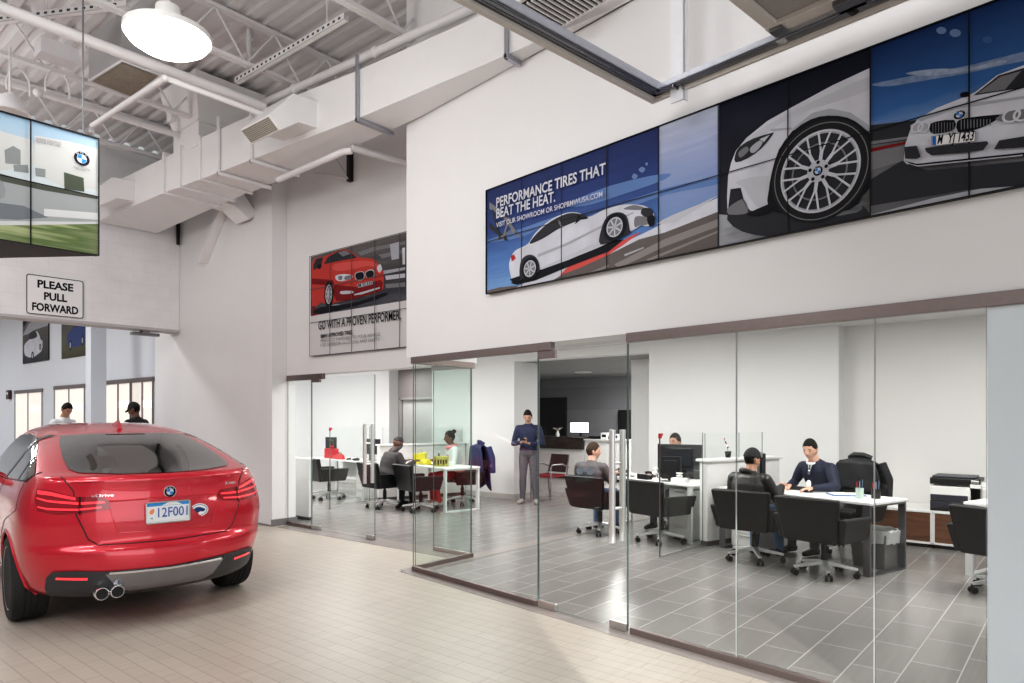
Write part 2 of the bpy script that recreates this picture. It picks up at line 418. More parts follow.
# ================================================================ glass fronts
def pane(name, x0, x1, y0, y1, z0, z1, parent, ax):
    """glass sheet with its green polished edges; ax = thin axis"""
    m = MB(); m.box(x0, x1, y0, y1, z0, z1)
    o = m.build(name, [GLASS, GLASS_E], parent, fix=False)
    for p in o.data.polygons:
        n = p.normal
        if abs(n[ax]) < .5: p.material_index = 1
    return o
PUR = mat('bronze_rail')
# main front, in the frame of the wall
w1 = thing('window_1', 'tall clear glass pane front under the big white wall', 'window', (0, 0, 0), WR)
struct(w1); 
t = .012
pane('glass_pane', WX, WX + t, 4.072, 5.905, .045, 2.20, w1, 0)
for a, b in ((1.9 + .36, 3.125), (1.425, 2.255), (.90, 1.42)):
    pane('glass_pane', WX, WX + t, a, b, .045, 2.20, w1, 0)
m = MB(); m.box(WX - .003, WX - .0005, 2.254, 2.257, .05, 2.145); m.build('joint_strip', mat('white_silicone', (.62, .62, .61), .4, noise=.02), w1); m = MB(); m.box(WX - .003, WX - .0005, 1.421, 1.424, .05, 2.145); m.build('joint_strip', mat('white_silicone'), w1)
m = MB(); m.box(WX - .02, WX + .032, 3.90, 5.915, 2.145, 2.214); m.build('head_rail', PUR, w1, bevel=.003)
m = MB(); m.box(WX - .02, WX + .032, -3.5, 3.13, 2.145, 2.214); m.build('head_rail', PUR, w1, bevel=.003)
m = MB(); m.box(WX - .015, WX + .027, 4.075, 5.905, 0, .05); m.build('bottom_rail', PUR, w1, bevel=.003)
m = MB(); m.box(WX - .015, WX + .027, .9, 3.10, 0, .05); m.build('bottom_rail', PUR, w1, bevel=.003)
# return of the bay
pane('glass_pane', 4.80, 5.65, 5.335, 5.347, .04, 2.20, None, 1).parent = None
o = bpy.data.objects[-1] if False else [x for x in bpy.data.objects if x.name.startswith('glass_pane') and x.parent is None][0]
w2 = thing('window_2', 'short glass return at the corner of the glass bay', 'window'); struct(w2); o.parent = w2
m = MB(); m.box(4.79, 5.68, 5.315, 5.367, 2.145, 2.212); m.build('head_rail', PUR, w2, bevel=.003)
m = MB(); m.box(4.80, 5.66, 5.32, 5.36, 0, .05); m.build('bottom_rail', PUR, w2, bevel=.003)
w3 = thing('window_3', 'narrow glass pane running back from the corner of the bay', 'window'); struct(w3)
pane('glass_pane', 5.65, 5.662, 5.36, 5.97, .04, 2.20, w3, 0)
m = MB(); m.box(5.635, 5.68, 5.36, 5.99, 2.145, 2.20); m.build('head_rail', STEEL, w3, bevel=.003)
m = MB(); m.box(5.64, 5.675, 5.36, 5.97, 0, .045); m.build('bottom_rail', STEEL, w3, bevel=.003)
GLASS2 = glass_mat('tinted_glass', (.945, .978, .965))
for w_ in (w2, w3):
    for c_ in kids(w_):
        if c_.name.startswith('glass_pane'): c_.data.materials[0] = GLASS2
# far front under the poster wall
w4 = thing('window_4', 'glass pane beside the white pier under the poster screens', 'window'); struct(w4)
pane('glass_pane', 5.60, 5.612, 8.43, 9.03, .04, 2.20, w4, 0)
m = MB(); m.box(5.58, 5.632, 8.13, 9.03, 2.12, 2.20); m.build('head_rail', PUR, w4, bevel=.003)
m = MB(); m.box(5.585, 5.627, 8.43, 9.03, 0, .05); m.build('bottom_rail', PUR, w4, bevel=.003)

def door(name, label, w, parent_loc, rz, hy, gap):
    """glass leaf along local -y from its hinge; bar handles near the free end"""
    d = thing(name, label, 'door', parent_loc, rz); struct(d)
    m = MB(); m.box(0, .012, -w, 0, .012, 2.14)
    o = m.build('glass_leaf', [GLASS, GLASS_E], d, fix=False)
    for p in o.data.polygons:
        if abs(p.normal[0]) < .5: p.material_index = 1
    for y0, y1 in ((-.20, 0), (-w, -w + .16)):
        m = MB(); m.box(-.012, .024, y0, y1, .005, .065); m.build('patch_fitting', STEEL, d, bevel=.004)
    m = MB(); m.box(-.012, .024, -.20, 0, 2.08, 2.145); m.build('patch_fitting', PUR, d, bevel=.004)
    for sx in (-.055, .067):
        m = MB(); m.cyl((sx, hy, gap[0]), (sx, hy, gap[1]), .024, n=16)
        for z in (gap[0] + .25, gap[1] - .25): m.cyl((sx, hy, z), (.006, hy, z), .011, n=10)
        m.build('bar_handle', mat('bright_steel', (.80, .79, .78), .3, .7, noise=.03), d, smooth=True)
    return d
x, y = W2(WX, 4.06)
door('door_4', 'closed clear glass door with tall steel bar handles in the front', .925, (x, y, 0), WR, -.832, (.66, 1.50))
dr = door('door_5', 'clear glass door with bar handles beneath the poster screens', 1.40, (5.60, 8.41, 0), 0, -1.27, (.73, 1.50))
# transom gap over the main door
m = MB(); m.box(WX, WX + .012, 3.13, 3.90, 2.15, 2.212)
o = m.build('window_5', GLASS); struct(o); o.rotation_euler = (0, 0, WR)

# reflected daylight, lamps and added fill lights
scn.world = bpy.data.worlds.new('world'); scn.world.use_nodes = True
bg = scn.world.node_tree.nodes['Background']; bg.inputs[0].default_value = (.93, .96, 1, 1); bg.inputs[1].default_value = .55
WARM = (1, .98, .95)
for x in (-3.2, .4):
    for y in (-3.5, .6, 4.6, 8.6): light('ceiling_lamp', 'AREA', (x, y, 5.42), 44, .9, rot=(0, 0, 0), col=(1, 1, 1))
for x, y, e_ in ((-1.2, 1.8, 75), (-3.2, 6.0, 95), (.6, 9.6, 95), (1.0, -2.5, 45)): light('added_fill', 'POINT', (x, y, 4.3), e_, .35, col=(1, .985, .97))  # unseen point lights added to brighten duct, ceiling and upper walls
light('daylight_door', 'AREA', (-1.0, -6.5, 2.6), 230, 7, 4.4, rot=(math.radians(82), 0, math.radians(0)), col=(.97, .985, 1))
light('added_fill_left', 'AREA', (-4.5, 1.0, 5.2), 170, 3, 5, rot=(0, math.radians(-38), 0), col=(.97, .985, 1))  # fill light added inside the room under the roof, no window there
for x in (7.4,):
    for y in (-2.0, 1.2, 4.3, 7.2, 10.2, 13.6, 17.5): light('office_lamp', 'AREA', (x, y, 2.83), 104, 1.6, 1.3, rot=(0, 0, 0), col=WARM)
light('reception_lamp', 'AREA', (13.6, 7.6, 2.62), 190, 2.0, 1.5, rot=(0, 0, 0), col=WARM)
light('added_recess_fill', 'AREA', (11.3, 13.4, 2.82), 30, .8, col=WARM)  # unseen light added to brighten the door leaf in the recess
for y in (15, 20, 26, 31): light('drive_lamp', 'AREA', (1.5, y, 5.0), 210, 1.2, rot=(0, 0, 0), col=(.97, .98, 1))

# low sun through the street door behind the camera: a bright patch along the glass
aim = at(680, 645, Z=0); edge = at(548, 640, Z=0); src = Vector((-2.6, -5.5, 3.3))
o = light('sun_patch', 'SPOT', src, 6000, .03, col=(1, .97, .92)); o.data.spot_blend = .10
o.data.spot_size = 2 * (aim - src).angle(edge - src); o.rotation_euler = (aim - src).to_track_quat('-Z', 'Y').to_euler()
# ================================================================ things under the roof
def duct_x(y):
    pts = [(2.3, 4.40), (3.70, 4.386), (5.74, 4.34), (8.70, 4.153), (9.63, 4.09), (11.7, 4.01)]
    for (a, xa), (b, xb) in zip(pts, pts[1:]):
        if a <= y <= b: return xa + (xb - xa) * (y - a) / (b - a)
    return pts[-1][1]
def duct_r(y):
    if y < 5.2: return 4.766 - .1279 * (5.35 - y) - .012
    return 4.735 + (y - 5.4) * .032
def duct_t(y): return 5.06 + .12 * max(0, min(1, (y - 3) / 4)) - (.03 if y > 9.6 else 0)
ZB = 4.65
du = thing('air_duct', 'long white rectangular air duct tapering along the wall under the roof', 'air duct', (4.4, 8, ZB))
def dseg(y0, y1, e=0., z0=ZB, e2=None):
    m = MB(Matrix.Translation((-4.4, -8, -ZB)))
    a = [duct_x(y0) - e, duct_x(y1) - e, (duct_r(y0) + (0 if y0 < 5.2 else e)), (duct_r(y1) + (0 if y1 < 5.2 else e))]
    m.hexa([(a[0], y0, z0 - e), (a[2], y0, z0 - e), (a[3], y1, z0 - e), (a[1], y1, z0 - e), (a[0], y0, duct_t(y0) + e), (a[2], y0, duct_t(y0) + e), (a[3], y1, duct_t(y1) + e), (a[1], y1, duct_t(y1) + e)])
    return m
for a, b in ((2.35, 3.95), (3.95, 5.2), (5.2, 5.70), (5.70, 6.9), (6.9, 8.70), (8.70, 9.62), (9.62, 11.9)):
    dseg(a, b, .0 if a < 8.7 else -.012).build('duct_section', DUCTW, du)
for y in (8.70, 9.20, 9.62): dseg(y - .02, y + .02, .022).build('joint_flange', DUCTW, du)
for y in (3.72, 5.68, 7.55, 8.25):
    m = MB(Matrix.Translation((-4.4, -8, -ZB))); xa, xb = duct_x(y) - .04, duct_r(y) + (.04 if y > 5.2 else -.01)
    m.box(xa, xb, y - .022, y + .022, ZB - .05, ZB - .008)
    m.box(xa, xa + .03, y - .015, y + .015, ZB - .05, duct_t(y) + .14)
    m.build('strap_hanger', GALV if y < 6 else DUCTW, du, bevel=.003)
# trunk with its flared top
m = MB(Matrix.Translation((-4.4, -8, -ZB)))
x0, x1, y0, y1 = 4.14, 4.74, 8.74, 9.46
m.box(x0, x1, y0, y1, 5.1, 5.42)
m.hexa([(x0, y0, 5.42), (x1, y0, 5.42), (x1, y1, 5.42), (x0, y1, 5.42), (x0 - .12, y0 - .16, 5.98), (x1 + .25, y0 - .16, 5.98), (x1 + .25, y1 + .16, 5.98), (x0 - .12, y1 + .16, 5.98)])
m.build('trunk', DUCTW, du)
m = MB(Matrix.Translation((-4.4, -8, -ZB))); m.box(x0 - .02, x1 + .02, y0 - .02, y1 + .02, 5.405, 5.435); m.build('joint_flange', DUCTW, du)
# outlet hoods
GRILLE = mat('beige_grille', (.48, .44, .39), .5, noise=.1, nscale=40)
def hood(y0, w, mir, label, zoff=0):
    y1 = y0 + w
    sx = -1 if mir else 1
    bx = duct_r(y0) if mir else duct_x(y0 + w / 2)
    prof = [(.03, .36), (-.27, .34), (-.55, .02), (-.42, -.094), (-.203, .056), (.03, .07)]
    t = thing('outlet_hood', label, 'duct outlet', (bx, y0, ZB + zoff), group='white outlet hoods of the duct')
    m = MB(); m.prism([(sx * a, b) for a, b in prof], 0, w); m.build('hood_shell', DUCTW, t, bevel=.006)
    g = MB(); p0 = Vector((sx * -.55, 0, .02)); p1 = Vector((sx * -.42, 0, -.094)); d = (p1 - p0); n = Vector((-.66 * sx, 0, -.75)) * .006
    for k in range(9):
        q = p0 + d * (.1 + .8 * k / 8) + n
        g.cyl((q.x, .04, q.z), (q.x, w - .04, q.z), .004, n=4)
    for k in range(15):
        y = .04 + (w - .08) * k / 14; a = p0 + d * .08 + n * 1.3; b = p0 + d * .92 + n * 1.3
        g.cyl((a.x, y, a.z), (b.x, y, b.z), .003, n=4)
    g.build('grille_bars', GRILLE, t)
    f = MB(); a = p0 + d * .08 + n * .3; b = p0 + d * .92 + n * .3
    f.add([(a.x, .03, a.z), (a.x, w - .03, a.z), (b.x, w - .03, b.z), (b.x, .03, b.z)], [(0, 1, 2, 3)]); f.build('grille_backing', mat('grille_shadow', (.22, .20, .18), .7, noise=.1), t)
hood(6.36, .59, False, 'white duct outlet hood with a beige grille facing the camera')
hood(10.55, .62, False, 'white duct outlet hood beside the hanging screens')
hood(9.55, .40, True, 'white duct outlet hood pointing at the pier', -.02)
# pipes
def pipe(label, pts, r, name='pipe', matl=CEILW, grp=None, joints=()):
    m = MB(); m.tube(pts, r, n=10)
    for j, jr in joints: m.sph(j, jr, 10)
    return tag(m.build(name, matl, smooth=True), label, 'pipe', grp)
a, b = at(0, 7.3, Z=5.1), at(262, 108, Z=5.1)
pipe('fat white sprinkler main running past the round ceiling lamp', [(-5.5, a.y, 5.1), (b.x, a.y, 5.1)], .052, 'sprinkler_pipe')
a, b, c = at(92, 126, Z=4.86), at(165, 78, Z=4.86), at(330, 152, Z=4.86)
pipe('thin white pipe with an elbow in front of the duct trunk', [(a.x, a.y, 4.78), (a.x, a.y, 4.86), (b.x, b.y + .02, 4.86), (b.x + .03, b.y, 4.86), (4.1, b.y, 4.86)], .029, 'conduit_pipe', joints=[(b, .036)])
a, b = at(262, 104, Z=5.36), at(466, 11, Z=5.36)
pipe('white pipe running above the front edge of the long duct', [a, b, b + (b - a) * .05], .045, 'sprinkler_pipe', joints=[(a.lerp(b, .2), .06), (a.lerp(b, .62), .06)])
a, b = at(249, 64, Y=7.3), at(249, -20, Y=7.3)
pipe('short vertical white pipe drop beside the round lamp', [a, (a.x, a.y, 6.0)], .035, 'drop_pipe', joints=[((a.x, a.y, a.z + .28), .05)])
a, b = at(0, 183 - 83, Z=5.36), at(165, 152, Z=5.36)
pipe('white pipe below the truss behind the hanging screens', [(-5, 9.3, 5.36), (4.1, 9.3, 5.36)], .04, 'sprinkler_pipe')
a, b = at(352, 151, Z=4.5), at(278, 180, Z=4.5)
pipe('white bent pipe under the duct above the poster screens', [a, a + Vector((-.05, .08, 0)), b], .035, 'bent_pipe')
a = at(352, 148, Z=4.6); b = at(408, 163, Z=4.6)
pipe('white pipe brace running from the duct to the wall edge', [a, b], .04, 'brace_pipe')
# black bracket and braces on the poster wall
a = at(350, 168, X=5.57)
t = thing('wall_bracket', 'small black bracket with two white braces over the poster screens', 'bracket', a)
m = MB(); m.box(-.03, .03, -.035, .035, -.18, .22); m.build('back_plate', BLACKP, t)
for dy, dz in ((.75, .1), (.35, .28)):
    m = MB(); m.cyl((-.02, 0, -.15), (-.03, dy, dz), .012, n=8); m.build('brace_rod', CEILW, t)
# slotted channels hung from the roof
def slotted(label, a, b, rods=()):
    t = thing('slotted_channel', label, 'channel', a, group='slotted ceiling channels')
    a = Vector(a); b = Vector(b) - a; d = b.normalized(); L = b.length; s = d.cross(Vector((0, 0, 1))).normalized()
    M = Matrix((( d.x, s.x, 0, 0), (d.y, s.y, 0, 0), (d.z, s.z, 1, 0), (0, 0, 0, 1)))
    m = MB(M); m.box(0, L, -.03, .03, 0, .004); m.box(0, L, -.03, -.026, 0, .06); m.box(0, L, .026, .03, 0, .06); k = .04
    while k < L - .05:
        m.box(k, k + .035, -.032, -.0301, .02, .042, 1); m.box(k, k + .035, .0301, .032, .02, .042, 1); k += .085
    m.build('channel_body', [CEILW, mat('slot_shadow', (.05, .05, .05), .8, noise=.1)], t)
    for f in rods:
        m = MB(M); m.cyl((L * f, 0, 0), (L * f, 0, 5.98 - a.z), .008, n=6); m.build('hanger_rod', CEILW, t)
slotted('white slotted channel pointing from the round lamp toward the duct', at(237, 84, Z=5.40), at(346, 20.5, Z=5.40), (.12, .85))
slotted('white slotted channel at the top left above the screens', at(-30, 27, Z=5.5), at(128, 8, Z=5.5), (.5,))
# return air box with a speckled brown grille
a, b, c, d = [at(*q, Z=5.25) for q in ((88.8, 80.5), (122, 60), (161, 74.6), (131, 96.6))]
t = thing('return_air_box', 'grey return air box with a speckled brown underside', 'vent box', a)
m = MB(Matrix.Translation(-a)); up = Vector((0, 0, .5)); m.hexa([a, b, c, d, a + up, b + up, c + up, d + up]); m.build('box_shell', mat('grey_duct', (.42, .41, .42), .5, noise=.05), t)
SPECK = mat('speckled_brown_grille', (.30, .26, .215), .8, noise=.45, nscale=38)
dz = Vector((0, 0, -.012)); ce = (a + b + c + d) / 4
m = MB(Matrix.Translation(-a)); q = [ce + (p - ce) * .9 + dz for p in (a, b, c, d)]; m.add(q, [(0, 1, 2, 3)]); m.build('grille', SPECK, t)
m = MB(Matrix.Translation(-a)); m.tube([p + dz * .6 for p in (a, b, c, d)], .014, n=4, closed=True); m.build('frame', CEILW, t)
# junction boxes and loops of flexible cable
a = at(57, 53, Z=5.3)
m = MB(); m.cbox(a, (.34, .20, .16)); tag(m.build('junction_box', mat('light_grey_box', (.62, .60, .62), .5, noise=.03), bevel=.006), 'pale grey box hung under the roof at the top left', 'junction box')
a = at(173, 117, X=4.10)
m = MB(); m.cbox(a, (.10, .16, .14)); tag(m.build('junction_box', WHITE, bevel=.006), 'small white box on the side of the duct trunk', 'junction box')
t0 = at(38, 90, Z=5.3)
m = MB()
for k, (ox, r) in enumerate(((-.16, .14), (.14, .15))):
    m.tube([t0 + Vector((ox + r * math.cos(q * PI / 10) * .8, -ox * .6 - .1 * k, r * 1.5 * math.sin(q * PI / 10))) for q in range(-1, 12)], .012, n=6)
m.sph(t0 + Vector((0, 0, -.03)), .05, 8)
tag(m.build('flexible_conduit', CEILW, smooth=True), 'loops of white flexible cable above the hanging screens', 'cable')
# lamps
LIT = mat('lit_diffuser', (1, 1, 1), .3, emit=(1, .985, .95), es=5.0)
a = at(168, 40, Z=4.6)
t = thing('high_bay_lamp', 'large round glowing ceiling lamp at the upper left', 'ceiling lamp', a)
m = MB(); m.lathe([(.0, -.10), (.12, -.092), (.22, -.065), (.29, -.02), (.315, .02)], 40); m.build('diffuser', LIT, t, smooth=True)
m = MB(); m.lathe([(.315, .02), (.322, .02), (.322, .06), (.24, .10), (.10, .13), (.09, .26), (.0, .27)], 40); m.build('housing', mat('lamp_housing', (.86, .85, .83), .35, noise=.01), t, smooth=True)
m = MB(); m.cyl((0, 0, .25), (0, 0, 5.5 - a.z), .018); m.build('stem', CEILW, t, smooth=True)
light('lamp_glow', 'POINT', (a.x - .1, a.y - .1, a.z - .5), 50, .3, col=(1, .97, .92))
a = at(10, 104, Z=4.9)
t = thing('high_bay_lamp', 'small white bell shaped lamp above the hanging screens', 'ceiling lamp', a)
m = MB(); m.lathe([(.19, -.10), (.18, -.08), (.11, .06), (.05, .10), (.0, .11)], 24); m.build('housing', CEILW, t, smooth=True)
m = MB(); m.lathe([(0, -.105), (.16, -.10), (.185, -.095)], 24); m.build('diffuser', mat('unlit_lens', (.55, .53, .52), .3, noise=.05), t, smooth=True)
m = MB(); m.cyl((0, 0, .1), (0, 0, 5.5 - a.z), .012); m.build('stem', CEILW, t)
# overhead door gear at the top right, in the frame of the big wall
zt = 3.70
def Wp(v): return Vector((v.x * WC - v.y * WS, v.x * WS + v.y * WC, v.z))
q = [Wp(at(*p, Z=zt)) for p in ((655, 97), (450, 0), (870, 0))]
tr = thing('door_track', 'galvanised overhead door track forming a corner near the screens', 'door track', (0, 0, 0), WR)
cx, cy = q[0].x, q[0].y
m = MB(); m.box(cx - .075, cx, -3, cy, zt, zt + .008); m.box(cx - .075, cx - .069, -3, cy, zt, zt + .035); m.box(cx - .006, cx, -3, cy, zt, zt + .06); m.build('side_track', GALV, tr)
m = MB(); m.box(cx - .055, cx - .02, -3, cy - .03, zt - .004, zt); m.build('track_groove', DKSTEEL, tr)
m = MB(); m.box(-.6, cx, cy - .075, cy, zt, zt + .008); m.box(-.6, cx, cy - .075, cy - .068, zt, zt + .055); m.box(-.6, cx, cy - .007, cy, zt, zt + .035); m.build('cross_track', GALV, tr)
m = MB(); m.box(-.6, cx - .05, cy - .06, cy - .045, zt - .005, zt); m.box(-.6, cx - .05, cy - .03, cy - .015, zt - .005, zt); m.build('track_groove', DKSTEEL, tr)
m = MB(); m.box(-.6, cx + .02, cy + .001, cy + .035, zt - .03, zt + .02); m.box(cx + .001, cx + .02, cy - 5, cy, zt - .03, zt + .02); m.build('angle_edge', mat('beige_painted_steel', (.60, .56, .52), .5, noise=.05), tr)
hx, hy = Wp(at(677, 95, Z=zt - .05)).x, Wp(at(677, 95, Z=zt - .05)).y
m = MB(); m.box(hx - .0, hx + .012, hy - .05, hy + .05, zt - .09, ZC - .02); m.box(hx, hx + .05, hy - .05, hy - .042, zt - .09, ZC - .02); m.build('hanger_post', mat('white_steel', (.80, .81, .84), .4, noise=.03), tr)
m = MB(); m.box(hx - .02, hx - .001, hy - .05, hy - .044, zt - .03, zt + .03); m.box(hx - .06, hx, hy - .012, hy - .004, zt - .02, zt + .0); m.build('bolt_plate', DKSTEEL, tr)
e = Wp(at(735, 8, Z=zt + .05)); 
dl = thing('overhead_door_leaf', 'raised brown grey door section with rollers at the top right', 'overhead door', (0, 0, 0), WR)
yE = Wp(at(775, 33, Z=zt + .06)).y
m = MB(); m.box(cx - 4.2, cx - .03, -2.6, yE, zt + .06, zt + .10); m.build('door_section', mat('brown_grey_panel', (.34, .315, .30), .5, noise=.08, nscale=5), dl)
m = MB(); m.box(cx - 4.2, cx - .03, yE - .07, yE, zt + .035, zt + .06); m.box(cx - .16, cx - .03, -2.6, yE, zt + .03, zt + .06); m.build('section_frame', mat('beige_painted_steel'), dl, bevel=.004)
for y in (yE - .04, yE - .42):
    m = MB(); m.cyl((cx - .02, y, zt + .02), (cx - .06, y, zt + .02), .035, n=16); m.cyl((cx - .06, y, zt + .02), (cx - .13, y, zt + .02), .008); m.build('roller', BLACKP if y < yE - .1 else mat('grey_nylon', (.45, .44, .43), .5, noise=.05), dl, smooth=True)
m = MB(); m.box(cx - .15, cx - .05, yE - .5, yE - .36, zt + .0, zt + .03); m.build('hinge_plate', DKSTEEL, dl, bevel=.003)
m = MB(); m.box(cx - .15, cx - .06, yE - .09, yE - .02, zt + .01, zt + .03); m.build('hinge_plate', DKSTEEL, dl, bevel=.003)
# louvre by the track
a = at(560, 6, Z=4.62)
t = thing('ceiling_louvre', 'dark slatted vent at the top centre beside the door track', 'vent', a, WR)
m = MB(); m.box(-.24, .24, -.34, .34, .02, .10); m.build('louvre_frame', DUCTW, t)
m = MB()
for k in range(13): m.box(-.20, .20, -.27 + k * .045, -.258 + k * .045, -.004, .02)
m.build('louvre_slats', DUCTW, t)
m = MB(); m.box(-.205, .205, -.28, .30, .012, .0205); m.build('louvre_shadow', BLACKP, t)
# ================================================================ screens, signs and pictures
def flat(name, c=(.5, .5, .5), es=.0, rough=.35):
    return mat('print_' + name, c, .55, noise=.02, nscale=9, emit=c if es else None, es=es, spec=.12)
PW = mat('print_white', (.60, .61, .67), .55, noise=.22, nscale=4.5, spec=.12); PG = flat('silver', (.52, .53, .58)); PD = flat('dark', (.035, .037, .045)); PK = flat('black', (.010, .011, .016))
PM = flat('mid_grey', (.20, .20, .215)); PL = flat('light_grey', (.40, .41, .45)); PR = flat('red', (.50, .055, .045)); PRD = flat('deep_red', (.20, .012, .015)); PRL = flat('light_red', (.62, .10, .09))
PBL = flat('blue', (.03, .14, .45)); PB2 = flat('steel_blue', (.13, .22, .45)); PRO = flat('road', (.145, .125, .12)); PRO2 = flat('road_light', (.27, .25, .24))
PT = flat('tail_red', (.42, .03, .03)); PV = flat('navy', (.022, .028, .07))
def smooth_pts(p, n=4):
    out = []; N = len(p)
    for i in range(N):
        a, b, c, d = p[i - 1], p[i], p[(i + 1) % N], p[(i + 2) % N]
        for k in range(n):
            t = k / n
            out.append(tuple(.5 * (2 * b[q] + (c[q] - a[q]) * t + (2 * a[q] - 5 * b[q] + 4 * c[q] - d[q]) * t * t + (3 * b[q] - a[q] - 3 * c[q] + d[q]) * t ** 3) for q in (0, 1)))
    return out
class Art:
    """flat picture: polygons in plane coordinates (s to the right, z up), each laid a hair in front of the last"""
    def __init__(s, conv, to3, step=.0004, base=.001):
        s.mb = MB(); s.mats = []; s.k = 0; s.conv = conv; s.to3 = to3; s.step = step; s.base = base
    def mi(s, m):
        if m not in s.mats: s.mats.append(m)
        return s.mats.index(m)
    def poly(s, pts, m, sm=0, raw=False):
        q = [p if raw else s.conv(*p) for p in pts]
        if sm: q = smooth_pts(q, sm)
        h = s.base + s.step * s.k; s.k += 1
        b = bmesh.new(); vs = [b.verts.new((p[0], p[1], 0)) for p in q]
        try:
            f = b.faces.new(vs); r = bmesh.ops.triangulate(b, faces=[f])
        except Exception: b.free(); return
        b.verts.index_update()
        s.mb.add([s.to3(v.co.x, v.co.y, h) for v in b.verts], [tuple(v.index for v in f.verts) for f in b.faces], s.mi(m)); b.free()
    def ell(s, c, rx, ry, m, rot=0., raw=False, n=40):
        c = c if raw else s.conv(*c)
        s.poly([(c[0] + rx * math.cos(a) * math.cos(rot) - ry * math.sin(a) * math.sin(rot), c[1] + rx * math.cos(a) * math.sin(rot) + ry * math.sin(a) * math.cos(rot)) for a in (2 * PI * i / n for i in range(n))], m, raw=True)
    def ring(s, c, rx, ry, w, m, n=48):
        h = s.base + s.step * s.k; s.k += 1; vs = []; fs = []
        for i in range(n):
            a = 2 * PI * i / n
            for f in (1, 1 - w): vs.append(s.to3(c[0] + rx * f * math.cos(a), c[1] + ry * f * math.sin(a), h))
        fs = [(2 * i, 2 * i + 1, (2 * i + 3) % (2 * n), (2 * i + 2) % (2 * n)) for i in range(n)]
        s.mb.add(vs, fs, s.mi(m))
    def text(s, txt, p0, p1, cap, m, bold=0., raw=False):
        """fits a line between two points of the plane"""
        a = p0 if raw else s.conv(*p0); b = p1 if raw else s.conv(*p1)
        t = MB(); text_mb(txt, 1, t, Matrix.Identity(4), bold=bold)
        x0 = min(v.x for v in t.v); x1 = max(v.x for v in t.v); L = math.hypot(b[0] - a[0], b[1] - a[1]); dx = (b[0] - a[0]) / L; dz = (b[1] - a[1]) / L
        h = s.base + s.step * s.k; s.k += 1; sz = cap / .70
        vs = []
        for v in t.v:
            u = (v.x - x0) / (x1 - x0) * L; w = v.y * sz
            vs.append(s.to3(a[0] + u * dx - w * dz, a[1] + u * dz + w * dx, h))
        s.mb.add(vs, t.f, s.mi(m))
    def wheel(s, c, rx, ry, spokes=5, tyre=None, rimf=.72):
        s.ell(c, rx, ry, tyre or PK, raw=True); s.ell(c, rx * rimf, ry * rimf, PM, raw=True); s.ring(c, rx * rimf, ry * rimf, .14, PG)
        for k in range(spokes):
            a = 2 * PI * k / spokes + .3
            e = (c[0] + rx * rimf * .93 * math.cos(a), c[1] + ry * rimf * .93 * math.sin(a)); n = (-math.sin(a) * rx * .06, math.cos(a) * ry * .06)
            s.poly([(c[0] - n[0], c[1] - n[1]), (e[0] - n[0], e[1] - n[1]), (e[0] + n[0], e[1] + n[1]), (c[0] + n[0], c[1] + n[1])], PG, raw=True)
        s.ell(c, rx * .15, ry * .15, PL, raw=True, n=16)
    def roundel(s, c, r, ry=None):
        ry = ry or r
        s.ell(c, r, ry, PG, raw=True); s.ell(c, r * .95, ry * .95, PK, raw=True); s.ell(c, r * .60, ry * .60, PW, raw=True)
        for a0 in (PI / 2, 3 * PI / 2):
            s.poly([c] + [(c[0] + r * .56 * math.cos(a0 + k * PI / 16), c[1] + ry * .56 * math.sin(a0 + k * PI / 16)) for k in range(9)], flat('roundel_blue', (.02, .22, .62)), raw=True)
        for ch, an in (('B', 130), ('M', 90), ('W', 50)):
            a = math.radians(an); q = (c[0] + r * .77 * math.cos(a), c[1] + ry * .77 * math.sin(a)); tx = math.sin(a); tz = -math.cos(a); w = r * .15
            s.text(ch, (q[0] - tx * w - math.cos(a) * r * .11, q[1] - tz * w - math.sin(a) * ry * .11), (q[0] + tx * w - math.cos(a) * r * .11, q[1] + tz * w - math.sin(a) * ry * .11), r * .24, PW, raw=True)
    def clip(s, s0, s1, z0, z1):
        """cut the picture to its frame"""
        b = bmesh.new()
        inv = s.inv
        me = bpy.data.meshes.new('c'); me.from_pydata([tuple(inv(v)) for v in s.mb.v], [], s.mb.f)
        b.from_mesh(me); lay = b.faces.layers.int.new('m'); b.faces.ensure_lookup_table()
        for f, mi in zip(b.faces, s.mb.m): f[lay] = mi
        for co, no in (((s0, 0, 0), (-1, 0, 0)), ((s1, 0, 0), (1, 0, 0)), ((0, z0, 0), (0, -1, 0)), ((0, z1, 0), (0, 1, 0))):
            bmesh.ops.bisect_plane(b, geom=b.verts[:] + b.edges[:] + b.faces[:], plane_co=co, plane_no=no, clear_outer=True)
        b.verts.index_update()
        s.mb.v = [Vector(s.to3(v.co.x, v.co.y, v.co.z)) for v in b.verts]; s.mb.f = [tuple(v.index for v in f.verts) for f in b.faces]; s.mb.m = [f[lay] for f in b.faces]
        b.free(); bpy.data.meshes.remove(me)
    def build(s, name, parent):
        return s.mb.build(name, s.mats, parent, fix=False)
